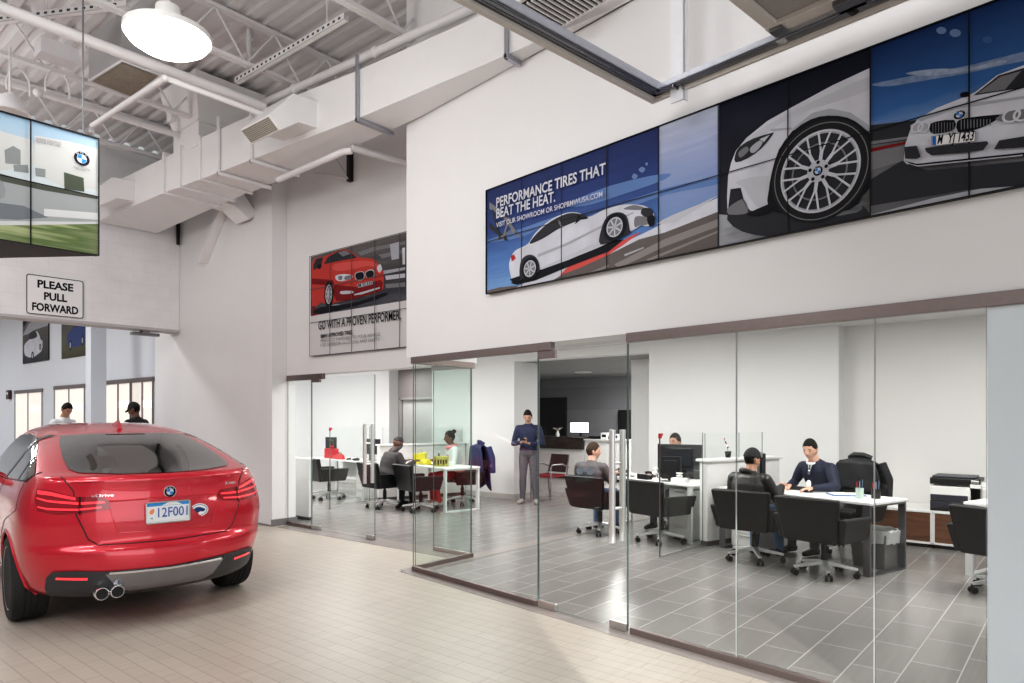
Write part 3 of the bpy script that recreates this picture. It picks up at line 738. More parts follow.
# ---- the long video wall on the big white wall: plane of the wall, s runs along it from its far end
VX = WX - .035; S0 = 4.685; VZ0, VZ1 = 2.703, 3.637; PIT = .4655
vw = thing('video_wall', 'long wall of square screens showing white cars and a tyre advertisement', 'video wall', (0, 0, 0), WR)
def vconv(u, v):
    p = at(u, v, d=1.); q = Vector((p.x, p.y, p.z - H)); x = q.x * WC - q.y * WS; y = q.x * WS + q.y * WC; k = VX / x
    return (S0 - y * k, H + q.z * k)
def zoomed(ox, oy, sc): return lambda x, y: vconv(ox + x / sc, oy + y / sc)
v3 = lambda a, b, h: (VX - h, S0 - a, b)
vinv = lambda v: (S0 - v[1], v[2], VX - v[0])
BEZ = mat('black_bezel', (.010, .010, .012), .45, noise=.05, spec=.15)
NC = 9
for k in range(NC):
    for r in range(2):
        m = MB(); m.box(VX + .0005, VX + .033, S0 - PIT * (k + 1) + .001, S0 - PIT * k - .001, VZ0 + .467 * r + .001, VZ0 + .467 * (r + 1) - .001)
        m.build('display', BEZ, vw, bevel=.002)
SKY1 = ramp_mat('print_deep_sky', 2, [(0, (.20, .36, .62)), (.3, (.09, .19, .45)), (.62, (.035, .06, .20)), (1, (.024, .035, .115))], wisps=.22)
SKY2 = ramp_mat('print_pale_sky', 2, [(0, (.20, .33, .58)), (.4, (.22, .30, .52)), (.75, (.32, .37, .55)), (1, (.50, .54, .66))], wisps=.3)
SKY3 = ramp_mat('print_noon_sky', 2, [(0, (.30, .42, .58)), (.42, (.24, .38, .60)), (.6, (.05, .14, .36)), (1, (.012, .035, .12))], wisps=.06)
# picture one: white saloon racing uphill
A = Art(zoomed(485, 130, 4.017), v3); A.inv = vinv
E1 = PIT * 5
A.poly([(0, VZ0), (PIT * 4, VZ0), (PIT * 4, VZ1), (0, VZ1)], SKY1, raw=True)
A.k -= 1
A.poly([(PIT * 4, VZ0), (E1, VZ0), (E1, VZ1), (PIT * 4, VZ1)], SKY2, raw=True)
for q in ([(330, 300), (500, 225), (720, 175), (720, 200), (520, 270), (400, 305)], [(20, 440), (150, 395), (300, 345), (160, 425), (20, 452)], [(420, 345), (720, 235), (950, 190), (950, 215), (720, 262), (560, 320), (430, 352)]): A.poly(q, PB2, 3)
A.poly([(590, 190), (600, 175), (615, 185), (603, 198)], flat('flare', (.16, .24, .42)), 3); A.poly([(618, 160), (632, 148), (645, 158), (632, 172)], flat('flare', (.16, .24, .42)), 3); A.poly([(645, 135), (652, 130), (656, 140), (648, 143)], flat('flare', (.16, .24, .42)), 3)
A.poly([(10, 670), (10, 645), (60, 632), (140, 625), (200, 600), (720, 400), (960, 285), (960, 670)], PRO)
A.poly([(95, 650), (165, 612), (330, 548), (500, 478), (640, 415), (724, 372), (960, 262), (960, 320), (724, 412), (620, 440), (500, 500), (330, 570), (230, 630), (150, 660)], PW)
A.poly([(300, 585), (335, 550), (470, 493), (590, 425), (630, 408), (560, 460), (500, 500), (380, 555)], PRL)
A.poly([(520, 540), (720, 440), (960, 350), (960, 380), (720, 470), (540, 556)], PRO2); A.poly([(690, 378), (760, 340), (860, 300), (940, 262), (850, 320), (760, 370)], PG, 2); A.poly([(650, 520), (950, 400), (950, 408), (660, 528)], PRO2); A.poly([(330, 610), (500, 540), (500, 550), (340, 622)], PRO2); A.poly([(560, 500), (640, 470), (640, 476), (565, 508)], PL)
A.poly([(105, 615), (215, 560), (350, 505), (480, 450), (560, 440), (500, 488), (330, 553), (205, 605), (130, 622)], PK)
A.poly([(20, 290), (75, 330), (130, 410), (118, 415), (70, 345), (20, 318)], PM); A.poly([(20, 370), (95, 440), (85, 445), (20, 395)], PD); A.poly([(45, 440), (110, 400), (150, 430), (148, 436), (108, 408), (50, 446)], PM); A.poly([(30, 320), (60, 440), (66, 436), (38, 322)], PD); A.poly([(95, 350), (72, 440), (78, 440), (103, 356)], PM)
A.poly([(104, 575), (100, 540), (110, 505), (130, 482), (175, 458), (205, 415), (260, 366), (325, 335), (375, 333), (420, 350), (480, 322), (545, 303), (600, 300), (650, 308), (680, 335), (684, 375), (655, 388), (630, 385), (600, 402), (470, 468), (340, 520), (225, 562), (150, 600), (115, 605)], PW, 4)
A.poly([(225, 555), (350, 500), (475, 440), (470, 466), (340, 522), (228, 562)], PG); A.poly([(215, 500), (330, 455), (470, 385), (600, 330), (600, 336), (470, 395), (330, 466), (216, 512)], PL)
A.poly([(182, 458), (213, 415), (268, 368), (330, 338), (374, 336), (415, 350), (375, 366), (300, 398), (235, 438)], PD, 3)
A.poly([(296, 365), (302, 362), (318, 392), (310, 395)], PM); A.poly([(378, 340), (392, 352), (420, 352), (415, 358), (388, 362), (365, 380)], PK)
A.poly([(560, 318), (600, 303), (642, 312), (640, 322), (590, 322)], PM, 3); A.poly([(640, 315), (672, 318), (678, 345), (650, 352), (630, 335)], PD, 3); A.poly([(608, 350), (650, 352), (660, 378), (625, 385), (605, 390)], PM, 3); A.poly([(655, 352), (684, 345), (684, 380), (665, 388)], PK, 3)
A.poly([(108, 508), (120, 500), (128, 515), (112, 530)], PT); A.poly([(104, 600), (150, 585), (150, 600), (118, 615)], PK)
cz = zoomed(485, 130, 4.017)
A.poly([(150, 600), (145, 545), (160, 512), (190, 502), (215, 520), (225, 560), (215, 575)], PD, 3); A.poly([(470, 462), (472, 400), (495, 350), (535, 332), (572, 345), (585, 400), (580, 420)], PD, 3)
c = cz(185, 558); e = cz(219, 545); g = cz(185, 604); A.wheel(c, abs(e[0] - c[0]) * 1.0, abs(g[1] - c[1]) * 1.0, 7)
c = cz(527, 392); e = cz(573, 375); g = cz(527, 447); A.wheel(c, abs(e[0] - c[0]) * 1.0, abs(g[1] - c[1]), 7)
A.text('PERFORMANCE TIRES THAT', (53, 313), (492, 178), .083, PW, .022)
A.text('BEAT THE HEAT.', (53, 357), (290, 289), .083, PW, .022)
A.text('VISIT OUR SHOWROOM OR SHOPBMWUSA.COM', (53, 394), (480, 270), .042, PW, .012)
A.clip(.0, E1 - .001, VZ0 + .003, VZ1 - .003)
A.build('picture', vw)
# picture two: wheel and front wing
B = Art(zoomed(716, 50, 3.4125), v3); B.inv = vinv; bz = zoomed(716, 50, 3.4125)
B.poly([(E1, VZ0), (E1 + 2 * PIT, VZ0), (E1 + 2 * PIT, VZ1), (E1, VZ1)], ramp_mat('print_night', 2, [(0, (.05, .05, .06)), (.5, (.02, .02, .028)), (1, (.012, .014, .028))]), raw=True)
B.poly([(0, 700), (0, 560), (120, 570), (200, 540), (300, 560), (470, 510), (540, 440), (540, 700)], ramp_mat('print_wet_road', 1, [(0, (.10, .10, .10)), (.35, (.26, .27, .30)), (.6, (.11, .11, .12)), (1, (.36, .37, .40))], wisps=.5))
B.poly([(40, 560), (190, 530), (300, 575), (480, 555), (500, 530), (520, 600), (260, 640), (90, 620)], PD, 3)
B.poly([(40, 556), (38, 500), (42, 430), (52, 385), (68, 345), (105, 300), (175, 243), (255, 198), (400, 120), (540, 55), (540, 310), (500, 255), (450, 225), (385, 216), (325, 228), (262, 275), (215, 340), (192, 420), (184, 500), (182, 535), (150, 552), (118, 548), (100, 530), (85, 470), (50, 475)], PW)
B.poly([(100, 305), (250, 215), (400, 145), (540, 85), (540, 130), (400, 180), (250, 232), (110, 330)], PG, 2)
B.poly([(262, 268), (330, 215), (390, 200), (460, 214), (520, 255), (540, 300), (540, 320), (500, 265), (450, 233), (385, 225), (325, 238), (268, 282)], PL)
B.poly([(68, 450), (180, 430), (178, 520), (140, 535), (95, 470)], PG, 2); B.poly([(186, 270), (258, 265), (262, 272), (190, 278)], PL)
B.poly([(66, 360), (82, 330), (130, 302), (190, 284), (196, 288), (158, 335), (110, 370), (68, 384)], PD, 2); B.poly([(118, 335), (148, 310), (160, 318), (140, 345), (122, 352)], PL, 3); B.poly([(78, 350), (105, 330), (112, 345), (85, 368)], PM, 3); B.poly([(150, 305), (185, 290), (165, 315)], PG)
B.poly([(42, 540), (78, 515), (98, 512), (112, 545), (100, 560), (45, 562)], PM, 2); B.poly([(78, 470), (108, 540), (95, 515)], PK); B.poly([(105, 562), (185, 525), (230, 512), (210, 545), (150, 568)], PK, 2)
B.poly([(180, 540), (182, 480), (192, 420), (215, 345), (262, 280), (325, 238), (385, 225), (450, 232), (500, 262), (540, 315), (540, 440), (500, 500), (460, 545), (300, 575), (235, 560)], PK, 2)
c = bz(357, 415); e = bz(497, 415); g = bz(357, 555); rx = abs(e[0] - bz(222, 415)[0]) / 2; ry = abs(g[1] - bz(357, 276)[1]) / 2; c = ((e[0] + bz(222, 415)[0]) / 2, c[1])
B.ell(c, rx * 1.24, ry * 1.24, flat('tyre', (.02, .02, .022)), raw=True); B.ring(c, rx * 1.17, ry * 1.17, .02, PM)
B.ell(c, rx, ry, PD, raw=True); B.ring(c, rx, ry, .09, PL); B.ring(c, rx * .985, ry * .985, .03, PW); B.ring(c, rx * .70, ry * .70, .06, PM)
for k in range(10):
    a = 2 * PI * k / 10 + .16
    for da, r1 in ((-.16, .95), (.16, .95)):
        p0 = (c[0] + rx * .42 * math.cos(a), c[1] + ry * .42 * math.sin(a)); p1 = (c[0] + rx * r1 * math.cos(a + da), c[1] + ry * r1 * math.sin(a + da))
        n = (-math.sin(a) * rx * .026, math.cos(a) * ry * .026)
        B.poly([(p0[0] - n[0], p0[1] - n[1]), (p1[0] - n[0], p1[1] - n[1]), (p1[0] + n[0], p1[1] + n[1]), (p0[0] + n[0], p0[1] + n[1])], PW, raw=True)
    p0 = (c[0] + rx * .15 * math.cos(a), c[1] + ry * .15 * math.sin(a)); p1 = (c[0] + rx * .5 * math.cos(a), c[1] + ry * .5 * math.sin(a)); n = (-math.sin(a) * rx * .045, math.cos(a) * ry * .045)
    B.poly([(p0[0] - n[0], p0[1] - n[1]), (p1[0] - n[0], p1[1] - n[1]), (p1[0] + n[0], p1[1] + n[1]), (p0[0] + n[0], p0[1] + n[1])], PW, raw=True)
B.ell(c, rx * .27, ry * .27, PG, raw=True)
for k in range(5):
    a = 2 * PI * k / 5 + .3; B.ell((c[0] + rx * .21 * math.cos(a), c[1] + ry * .21 * math.sin(a)), rx * .045, ry * .045, PK, raw=True, n=12)
B.roundel(c, rx * .125, ry * .125)
B.clip(E1, E1 + 2 * PIT, VZ0 + .003, VZ1 - .003); B.build('picture', vw)
# picture three: white coupe seen from the front
C3 = Art(zoomed(870, 0, 3.104), v3); C3.inv = vinv; E2 = E1 + 2 * PIT; E3 = PIT * NC
C3.poly([(E2, VZ0), (E3, VZ0), (E3, VZ1), (E2, VZ1)], SKY3, raw=True)
C3.poly([(5, 262), (110, 240), (200, 222), (300, 205), (400, 180), (520, 150), (700, 100), (700, 130), (520, 180), (400, 205), (300, 228), (170, 250), (60, 268)], mat('print_cloud', (.20, .27, .42), .6, noise=.5, nscale=26, spec=.1), 3)
C3.poly([(110, 228), (200, 214), (300, 212), (400, 188), (420, 196), (300, 222), (190, 236)], mat('print_cloud_light', (.30, .36, .48), .6, noise=.5, nscale=30, spec=.1), 3)
for x, y, r in ((222, 95, 16), (265, 103, 18), (365, 124, 16)): C3.ell(zoomed(870, 0, 3.104)(x, y), r / 3.104 * .0064, r / 3.104 * .0046, PL if r > 16 or x < 230 else PB2)if False else C3.poly([(x + r * math.cos(q * .52), y + r * .7 * math.sin(q * .52)) for q in range(12)], flat('flare', (.16, .24, .42)) if x < 300 else flat('flare_dim', (.05, .12, .30)))
C3.poly([(0, 378), (60, 372), (150, 372), (160, 380), (0, 392)], PB2)
C3.poly([(0, 388), (160, 372), (700, 320), (700, 700), (0, 700)], ramp_mat('print_track', 1, [(0, (.10, .10, .11)), (.3, (.17, .17, .18)), (.55, (.08, .08, .09)), (1, (.15, .15, .16))], wisps=.5))
C3.poly([(0, 390), (150, 374), (148, 432), (0, 452)], PD); C3.poly([(0, 440), (120, 424), (118, 432), (0, 450)], PM)
C3.poly([(0, 462), (112, 440), (110, 448), (0, 474)], PRD); C3.poly([(0, 474), (110, 452), (108, 500), (0, 530)], PM)
C3.poly([(0, 668), (200, 615), (478, 560), (700, 515), (700, 540), (478, 585), (220, 640), (0, 690)], PL); C3.poly([(20, 668), (200, 630), (300, 622), (160, 655)], PRD)
C3.poly([(100, 500), (180, 530), (700, 480), (700, 560), (300, 590), (0, 640), (0, 560)], PD)
C3.poly([(106, 500), (110, 452), (126, 405), (148, 372), (205, 338), (300, 300), (330, 286), (395, 235), (480, 203), (560, 190), (700, 180), (700, 470), (478, 478), (300, 500), (150, 512), (115, 510)], PW, 1)
C3.poly([(322, 298), (400, 236), (480, 212), (600, 200), (640, 262), (478, 274)], PD, 1); C3.poly([(335, 292), (405, 240), (470, 222), (420, 280)], PM); C3.poly([(282, 292), (298, 286), (312, 290), (305, 302), (284, 303)], PK, 2)
C3.poly([(150, 372), (260, 330), (478, 300), (600, 290), (600, 296), (478, 308), (270, 340), (160, 378)], PL)
for q in ([(187, 390), (205, 379), (263, 374), (264, 402), (240, 412), (200, 417), (188, 408)], [(272, 380), (300, 368), (390, 358), (412, 360), (375, 385), (330, 404), (276, 412)]): C3.poly(q, PK, 2)
for x in range(196, 262, 9): C3.poly([(x, 382), (x + 2, 382), (x + 2, 415), (x, 415)], PM)
for x in range(284, 380, 10): C3.poly([(x, 373), (x + 3, 373), (x + 3, 404 - (x - 284) * .12), (x, 404 - (x - 284) * .12)], PM)
C3.poly([(128, 392), (150, 385), (186, 384), (182, 410), (140, 412)], PL, 2); C3.poly([(392, 372), (430, 350), (480, 342), (520, 340), (520, 372), (450, 382), (412, 380)], PM, 2)
czz = zoomed(870, 0, 3.104)
for x, y in ((150, 398), (170, 398), (442, 362), (476, 358)): C3.ring(czz(x, y), .030 if x < 300 else .038, .028 if x < 300 else .034, .28, PW); C3.ell(czz(x, y), .014, .013, PD)
C3.poly([(194, 426.5), (332, 410), (330, 442.5), (195, 458)], PM); C3.poly([(196, 428), (330, 412), (328, 441), (197, 456)], flat('plate', (.80, .80, .80))); C3.poly([(197, 428), (209, 426.5), (209, 454), (198, 455)], PBL)
C3.text('M', (213, 451), (227, 449.5), .048, PK, .02); C3.ell(czz(234, 447), .011, .012, PM, n=14); C3.text('YJ 1433', (243, 448), (324, 438.5), .048, PK, .02)
C3.poly([(175, 463), (366, 442), (372, 448), (355, 470), (300, 478), (195, 486), (178, 474)], PD, 1); C3.poly([(111, 460), (150, 456), (162, 490), (150, 497), (114, 496)], PD, 1); C3.poly([(405, 440), (478, 428), (700, 410), (700, 440), (478, 462), (388, 468)], PD, 1)
C3.poly([(112, 502), (150, 512), (478, 478), (700, 455), (700, 466), (478, 490), (150, 522)], PK); C3.poly([(108, 506), (152, 517), (478, 484), (478, 488), (152, 521)], PL)
c = czz(282, 361); C3.roundel(c, .026, .022)
C3.clip(E2, E3 - .002, VZ0 + .003, VZ1 - .003); C3.build('picture', vw)
m = MB()
for k in range(1, NC): m.box(VX - .0125, VX - .0115, S0 - PIT * k - .0035, S0 - PIT * k + .0035, VZ0, VZ1)
m.box(VX - .0135, VX - .0126, S0 - E3, S0, VZ0 + .467 - .003, VZ0 + .467 + .003)
for a, b in ((VZ0 - .003, VZ0 + .004), (VZ1 - .004, VZ1 + .003)): m.box(VX - .0125, VX, S0 - E3, S0 + .003, a, b)
m.box(VX - .0125, VX, S0 - .004, S0 + .004, VZ0, VZ1); m.build('bezel_grid', BEZ, vw)
# ---- the smaller screen group on the poster wall
QX = PX - .03; Y0 = 8.389; QP = .4805; QZ0, QZ1 = 2.449, 3.854
pw = thing('video_wall', 'smaller wall of screens with a red car on the far white wall', 'video wall', (0, 0, 0))
def qconv(u, v):
    p = at(u, v, X=QX - .0); return (Y0 - p.y, p.z)
q3 = lambda a, b, h: (QX - h, Y0 - a, b)
qinv = lambda v: (Y0 - v[1], v[2], QX - v[0])
qz = lambda x, y: qconv(310 + x / 5.25, 230 + y / 5.25)
for k in range(5):
    for r in range(3):
        m = MB(); m.box(QX + .0005, QX + .03, Y0 - QP * (k + 1) + .001, Y0 - QP * k - .001, QZ0 + .4683 * r + .001, QZ0 + .4683 * (r + 1) - .001); m.build('display', BEZ, pw, bevel=.002)
D = Art(qz, q3); D.inv = qinv
D.poly([(0, QZ0), (QP * 5, QZ0), (QP * 5, QZ1), (0, QZ1)], flat('poster_white', (.66, .65, .66)), raw=True)
zb = qz(15, 450)[1]; zb2 = QZ0 + .36
D.poly([(0, zb), (QP * 5, zb), (QP * 5, QZ1), (0, QZ1)], ramp_mat('print_dark_street', 2, [(0, (.045, .045, .06)), (.35, (.10, .10, .12)), (.55, (.05, .05, .06)), (1, (.14, .13, .13))], wisps=.7), raw=True)
for q, mm in (([(380, 215), (500, 195), (500, 212), (385, 235)], PL), ([(395, 240), (500, 228), (500, 250), (400, 262)], PG), ([(395, 285), (500, 275), (500, 298), (400, 305)], PM), ([(250, 120), (330, 90), (500, 60), (500, 75), (340, 110), (270, 135)], PM), ([(360, 130), (500, 100), (500, 118), (380, 150)], PM), ([(420, 75), (470, 62), (470, 150), (430, 158)], PL), ([(485, 95), (500, 92), (500, 180), (488, 182)], PW)): D.poly(q, mm)
D.poly([(15, 395), (60, 440), (15, 452)], PRD); D.poly([(95, 400), (160, 390), (158, 420), (90, 430)], PL, 2)
D.poly([(15, 430), (60, 405), (140, 395), (260, 375), (390, 330), (400, 345), (240, 400), (60, 440)], PK, 2)
D.poly([(12, 400), (12, 190), (30, 150), (75, 140), (150, 110), (195, 103), (235, 128), (262, 145), (330, 150), (365, 185), (388, 220), (388, 290), (370, 322), (250, 355), (140, 380), (100, 395), (60, 380)], PR, 2)
D.poly([(130, 290), (240, 300), (372, 262), (380, 300), (365, 325), (250, 352), (140, 372)], PRD, 2); D.poly([(12, 255), (120, 262), (130, 285), (100, 290), (12, 285)], PRD)
D.poly([(75, 180), (95, 143), (150, 113), (195, 106), (230, 130), (250, 146), (170, 160)], PD, 1); D.poly([(20, 185), (35, 152), (72, 143), (60, 190), (20, 212)], PD); D.poly([(40, 185), (60, 178), (62, 198), (45, 205)], PK, 2); D.poly([(150, 118), (192, 108), (215, 125), (175, 140)], PM)
D.poly([(130, 180), (240, 165), (330, 165), (365, 195), (300, 190), (180, 215), (125, 210)], PRL, 2)
D.poly([(138, 240), (180, 232), (225, 238), (222, 255), (170, 270), (140, 262)], PW, 2); D.poly([(186, 244), (222, 238), (220, 254), (188, 264)], PM, 2); D.poly([(152, 244), (172, 242), (170, 262), (154, 262)], PM, 2); D.poly([(355, 195), (372, 180), (382, 205), (370, 225), (358, 215)], PW, 2)
for q in ([(238, 232), (258, 220), (285, 220), (290, 250), (272, 266), (245, 262)], [(294, 222), (318, 208), (338, 212), (342, 238), (322, 252), (300, 250)]): D.poly(q, PG, 2); D.poly([(x + (264 - x) * .12 if x < 292 else x + (318 - x) * .12, y + (242 - y) * .15) for x, y in q], PK, 2)
D.poly([(252, 285), (330, 265), (334, 285), (256, 305)], PL); D.text('M YJ 335', (258, 301), (330, 283), .045, PD, .02)
D.poly([(165, 322), (225, 320), (230, 332), (170, 338)], PG, 2); D.poly([(235, 338), (370, 300), (372, 308), (240, 350)], PG); D.poly([(150, 345), (230, 345), (300, 335), (240, 362), (150, 372)], PRD, 2)
c = qz(103, 338); e = qz(127, 338); g = qz(103, 408); D.wheel(c, abs(e[0] - c[0]), abs(g[1] - c[1]) * 1.0, 8)
D.ell(qz(290, 200), .014, .016, PL, n=14)
D.text('GO WITH A PROVEN PERFORMER.', (50, 524), (482, 470), .118, PK, .012)
D.text('BMW APPROVED TIRES', (62, 568), (228, 546), .050, PD, .03)
D.text('PERFECTLY MATCHED TO YOUR VEHICLE', (62, 590), (375, 556), .043, PM, .0)
D.text('FOR SUPERIOR HANDLING AND SAFETY.', (62, 614), (375, 582), .043, PM, .0)
D.clip(.0, QP * 5, QZ0, QZ1); D.build('picture', pw)
m = MB()
for k in range(0, 6): m.box(QX - .0205, QX - .019, Y0 - QP * k - .005, Y0 - QP * k + .005, QZ0, QZ1)
for k in range(4): m.box(QX - .022, QX - .0206, Y0 - QP * 5, Y0, QZ0 + .4683 * k - .004, QZ0 + .4683 * k + .004)
m.build('bezel_grid', mat('grey_bezel', (.06, .06, .065), .4, noise=.05), pw)
# ---- hanging screens at the left
SY = 6.03; SX = 2.05; SZ0, SZ1 = 2.879, 3.814; SP = .458
hs = thing('hanging_screens', 'three sided cluster of screens hung from the roof at the left', 'screens', (0, 0, 0))
for k in range(6):
    for r in range(2):
        m = MB(); m.box(SX - SP * (k + 1) + .001, SX - SP * k - .001, SY + .001, SY + .04, SZ0 + .4675 * r + .001, SZ0 + .4675 * (r + 1) - .001); m.build('display', BEZ, hs, bevel=.002)
m = MB(); m.slab([(SX - .005, SY + .04), (SX - SP * 6, SY + .04), (SX - SP * 6 + 1.4, SY + 1.95)], SZ0 + .005, SZ1 - .005); m.build('screen_housing', BEZ, hs)
def sconv(u, v):
    p = at(u, v, Y=SY); return (p.x, p.z)
s3 = lambda a, b, h: (a, SY - h, b)
sz = lambda x, y: sconv(x / 3.4167, 80 + y / 3.4167)
S = Art(sz, s3); S.inv = lambda v: (v[0], v[2], SY - v[1]); es = .55
L0 = SX - SP * 6
def lit(n, c): return mat('lit_' + n, tuple(q * .62 for q in c), .5, noise=.02, nscale=9, emit=c, es=.10, spec=.1)
S.poly([(L0, SZ0), (SX, SZ0), (SX, SZ1), (L0, SZ1)], ramp_mat('lit_sky', 2, [(0, (.36, .40, .42)), (.55, (.42, .46, .48)), (1, (.22, .32, .42))], es=.16), raw=True)
S.poly([(-300, 110), (0, 175), (110, 205), (125, 290), (0, 310), (-300, 250)], lit('white', (.66, .67, .66)), 1)
S.poly([(118, 190), (235, 210), (335, 235), (335, 375), (220, 365), (118, 320)], lit('white', (.66, .67, .66)))
for q in ([(15, 240), (45, 225), (70, 240), (70, 290), (18, 285)], [(45, 290), (95, 290), (98, 318), (48, 312)], [(120, 300), (155, 305), (155, 332), (122, 328)]): S.poly(q, lit('mist', (.30, .32, .32)), 1)
S.poly([(218, 315), (285, 335), (288, 382), (220, 372)], lit('hedge', (.10, .12, .09)))
S.poly([(-300, 250), (0, 320), (150, 360), (335, 398), (335, 412), (150, 385), (0, 352), (-300, 300)], lit('dark_line', (.12, .13, .11)))
S.poly([(-300, 300), (0, 345), (150, 378), (335, 408), (335, 500), (150, 505), (0, 500), (-300, 480)], lit('blur', (.42, .44, .45)))
S.poly([(-300, 390), (0, 420), (80, 430), (165, 470), (60, 478), (-300, 460)], lit('blur_dark', (.22, .24, .26)), 1); S.poly([(150, 440), (335, 455), (335, 478), (150, 465)], lit('blur_light', (.74, .75, .76)))
S.poly([(-40, 330), (10, 350), (14, 400), (-40, 410)], lit('wheel', (.35, .36, .38)), 2)
S.poly([(-300, 480), (335, 485), (335, 493), (-300, 500)], lit('line', (.70, .71, .72)))
S.poly([(-300, 502), (335, 492), (335, 640), (-300, 600)], ramp_mat('lit_grass', 0, [(0, (.05, .08, .04)), (.55, (.10, .14, .07)), (.72, (.30, .33, .18)), (.86, (.09, .13, .05)), (1, (.16, .19, .10))], es=.12, wisps=.9))
c = sconv(81.5, 159); S.roundel(c, .058)
for k, (y, a, b) in enumerate(((208, 122, 210), (218, 122, 205), (275, 125, 175), (282, 125, 170))):
    pass
S.text('SHEER DRIVING', (122, 205), (208, 222), .020, PM); S.text('PLEASURE STARTS HERE', (122, 214), (206, 231), .020, PM)
S.text('Sheer Driving', (250, 300), (305, 310), .016, PM); S.text('Pleasure', (258, 307), (290, 313), .014, PM)
S.clip(L0 + .002, SX - .002, SZ0 + .003, SZ1 - .003); S.build('picture', hs)
m = MB()
for k in range(0, 6): m.box(SX - SP * k - .005, SX - SP * k + .005, SY - .0185, SY - .017, SZ0, SZ1)
m.box(L0, SX, SY - .02, SY - .0186, SZ0 + .4675 - .004, SZ0 + .4675 + .004); m.box(L0, SX, SY - .0185, SY, SZ0 - .002, SZ0 + .006); m.box(L0, SX, SY - .0185, SY, SZ1 - .006, SZ1 + .002); m.build('bezel_grid', BEZ, hs)
for x, y in ((SX - .09, SY + .05), (L0 + .4, SY + .1)):
    m = MB(); m.cyl((x, y, SZ1 - .01), (x, y, 5.5), .006, n=6); m.build('hanger_cable', DKSTEEL, hs)
# ---- traffic sign on the lintel
LY = 11.985
a, b = at(25.8, 313.6, Y=LY), at(83.6, 281, Y=LY)
x0, z0, x1, z1 = a.x, a.z, b.x, b.z
sg = thing('lintel_sign', 'white sign reading PLEASE PULL FORWARD above the opening', 'sign', ((x0 + x1) / 2, LY, z0))
w = (x1 - x0) / 2; h = z1 - z0
def rrect(w0, w1, h0, h1, r, n=5):
    out = []
    for cx_, cz_, a0 in ((w1 - r, h1 - r, 0), (w0 + r, h1 - r, 90), (w0 + r, h0 + r, 180), (w1 - r, h0 + r, 270)):
        for k in range(n + 1):
            q = math.radians(a0 + 90 * k / n); out.append((cx_ + r * math.cos(q), cz_ + r * math.sin(q)))
    return out
m = MB(); m.prism(rrect(-w, w, 0, h, .04), -.006, .006); m.build('sign_plate', mat('sign_white', (.82, .82, .83), .4, noise=.01), sg)
T = Art(lambda a, b: (a, b), lambda a, b, hh: (a, -.006 - hh, b))
o_ = rrect(-w + .004, w - .004, .004, h - .004, .037); i_ = rrect(-w + .016, w - .016, .016, h - .016, .03); n = len(o_)
T.mb.add([(p[0], -.0075, p[1]) for p in o_ + i_], [(k, (k + 1) % n, n + (k + 1) % n, n + k) for k in range(n)], T.mi(PK))
for txt, f, yy in (('PLEASE', .62, .69), ('PULL', .40, .40), ('FORWARD', .80, .11)): T.text(txt, (-w * f, h * yy), (w * f, h * yy), h * .185, PK, .035, raw=True)
T.build('lettering', sg)
# ---- car pictures on the wall of the next hall
def hallpic(name_label, u0, u1, vb, vt, white):
    a, b = at(u0, vb, X=BX - .02), at(u1, vb, X=BX - .02); zt = a.z + 1.55 if white else a.z + 1.6
    t = thing('wall_picture', name_label, 'picture', (BX - .01, a.y, a.z))
    L = a.y - b.y; Hh = zt - a.z
    m = MB(); m.box(-.02, .005, -L, 0, 0, Hh); m.build('picture_board', PD, t)
    P = Art(lambda s_, z_: (s_ * L, z_ * Hh), lambda a_, b_, h_: (-.021 - h_, -a_, b_), step=.002, base=.002)
    P.poly([(0, 0), (1, 0), (1, 1), (0, 1)], ramp_mat('print_garage_' + ('a' if white else 'b'), 2, [(0, (.03, .03, .035)), (.5, (.10, .095, .09)), (.8, (.16, .15, .15)), (1, (.30, .30, .32))] if white else [(0, (.06, .055, .03)), (.3, (.12, .11, .07)), (.6, (.08, .08, .09)), (1, (.16, .16, .18))], wisps=.3))
    body = PW if white else flat('car_blue', (.035, .06, .20)); 
    if white: P.poly([(0, .55), (.25, .75), (1, .85), (1, .62), (.5, .60), (.2, .55)], PL); P.poly([(0, .8), (.3, .98), (.5, 1), (.2, .8), (.05, .70)], PK)
    P.poly([(.07, .22), (.07, .34), (.12, .39), (.28, .44), (.36, .54), (.46, .57), (.60, .56), (.68, .48), (.72, .40), (.80, .36), (.80, .24), (.74, .17), (.50, .10), (.28, .10), (.12, .15)] if white else [(.22, .26), (.24, .36), (.32, .42), (.48, .47), (.58, .60), (.70, .65), (.90, .65), (1.0, .58), (1.0, .22), (.86, .17), (.60, .15), (.34, .17)], body, 1)
    P.poly([(.26, .46), (.34, .57), (.52, .58), (.60, .47), (.45, .44)] if white else [(.50, .48), (.60, .61), (.84, .64), (.96, .58), (.9, .50)], PD, 2)
    for x, y, r in (((.42, .12, .07), (.72, .26, .05)) if white else ((.40, .20, .075), (.90, .24, .07))): P.poly([(x + r * .8 * math.cos(q * .6), y + r * 1.2 * math.sin(q * .6)) for q in range(10)], PK, 0); P.poly([(x + r * .45 * math.cos(q * .6), y + r * .7 * math.sin(q * .6)) for q in range(10)], PL, 0)
    P.build('picture', t)
hallpic('tall picture of a white car on the wall beyond the opening', 23.2, 48.8, 364, 320, True)
hallpic('tall picture of a blue car on the wall beyond the opening', 62, 86, 359, 320, False)
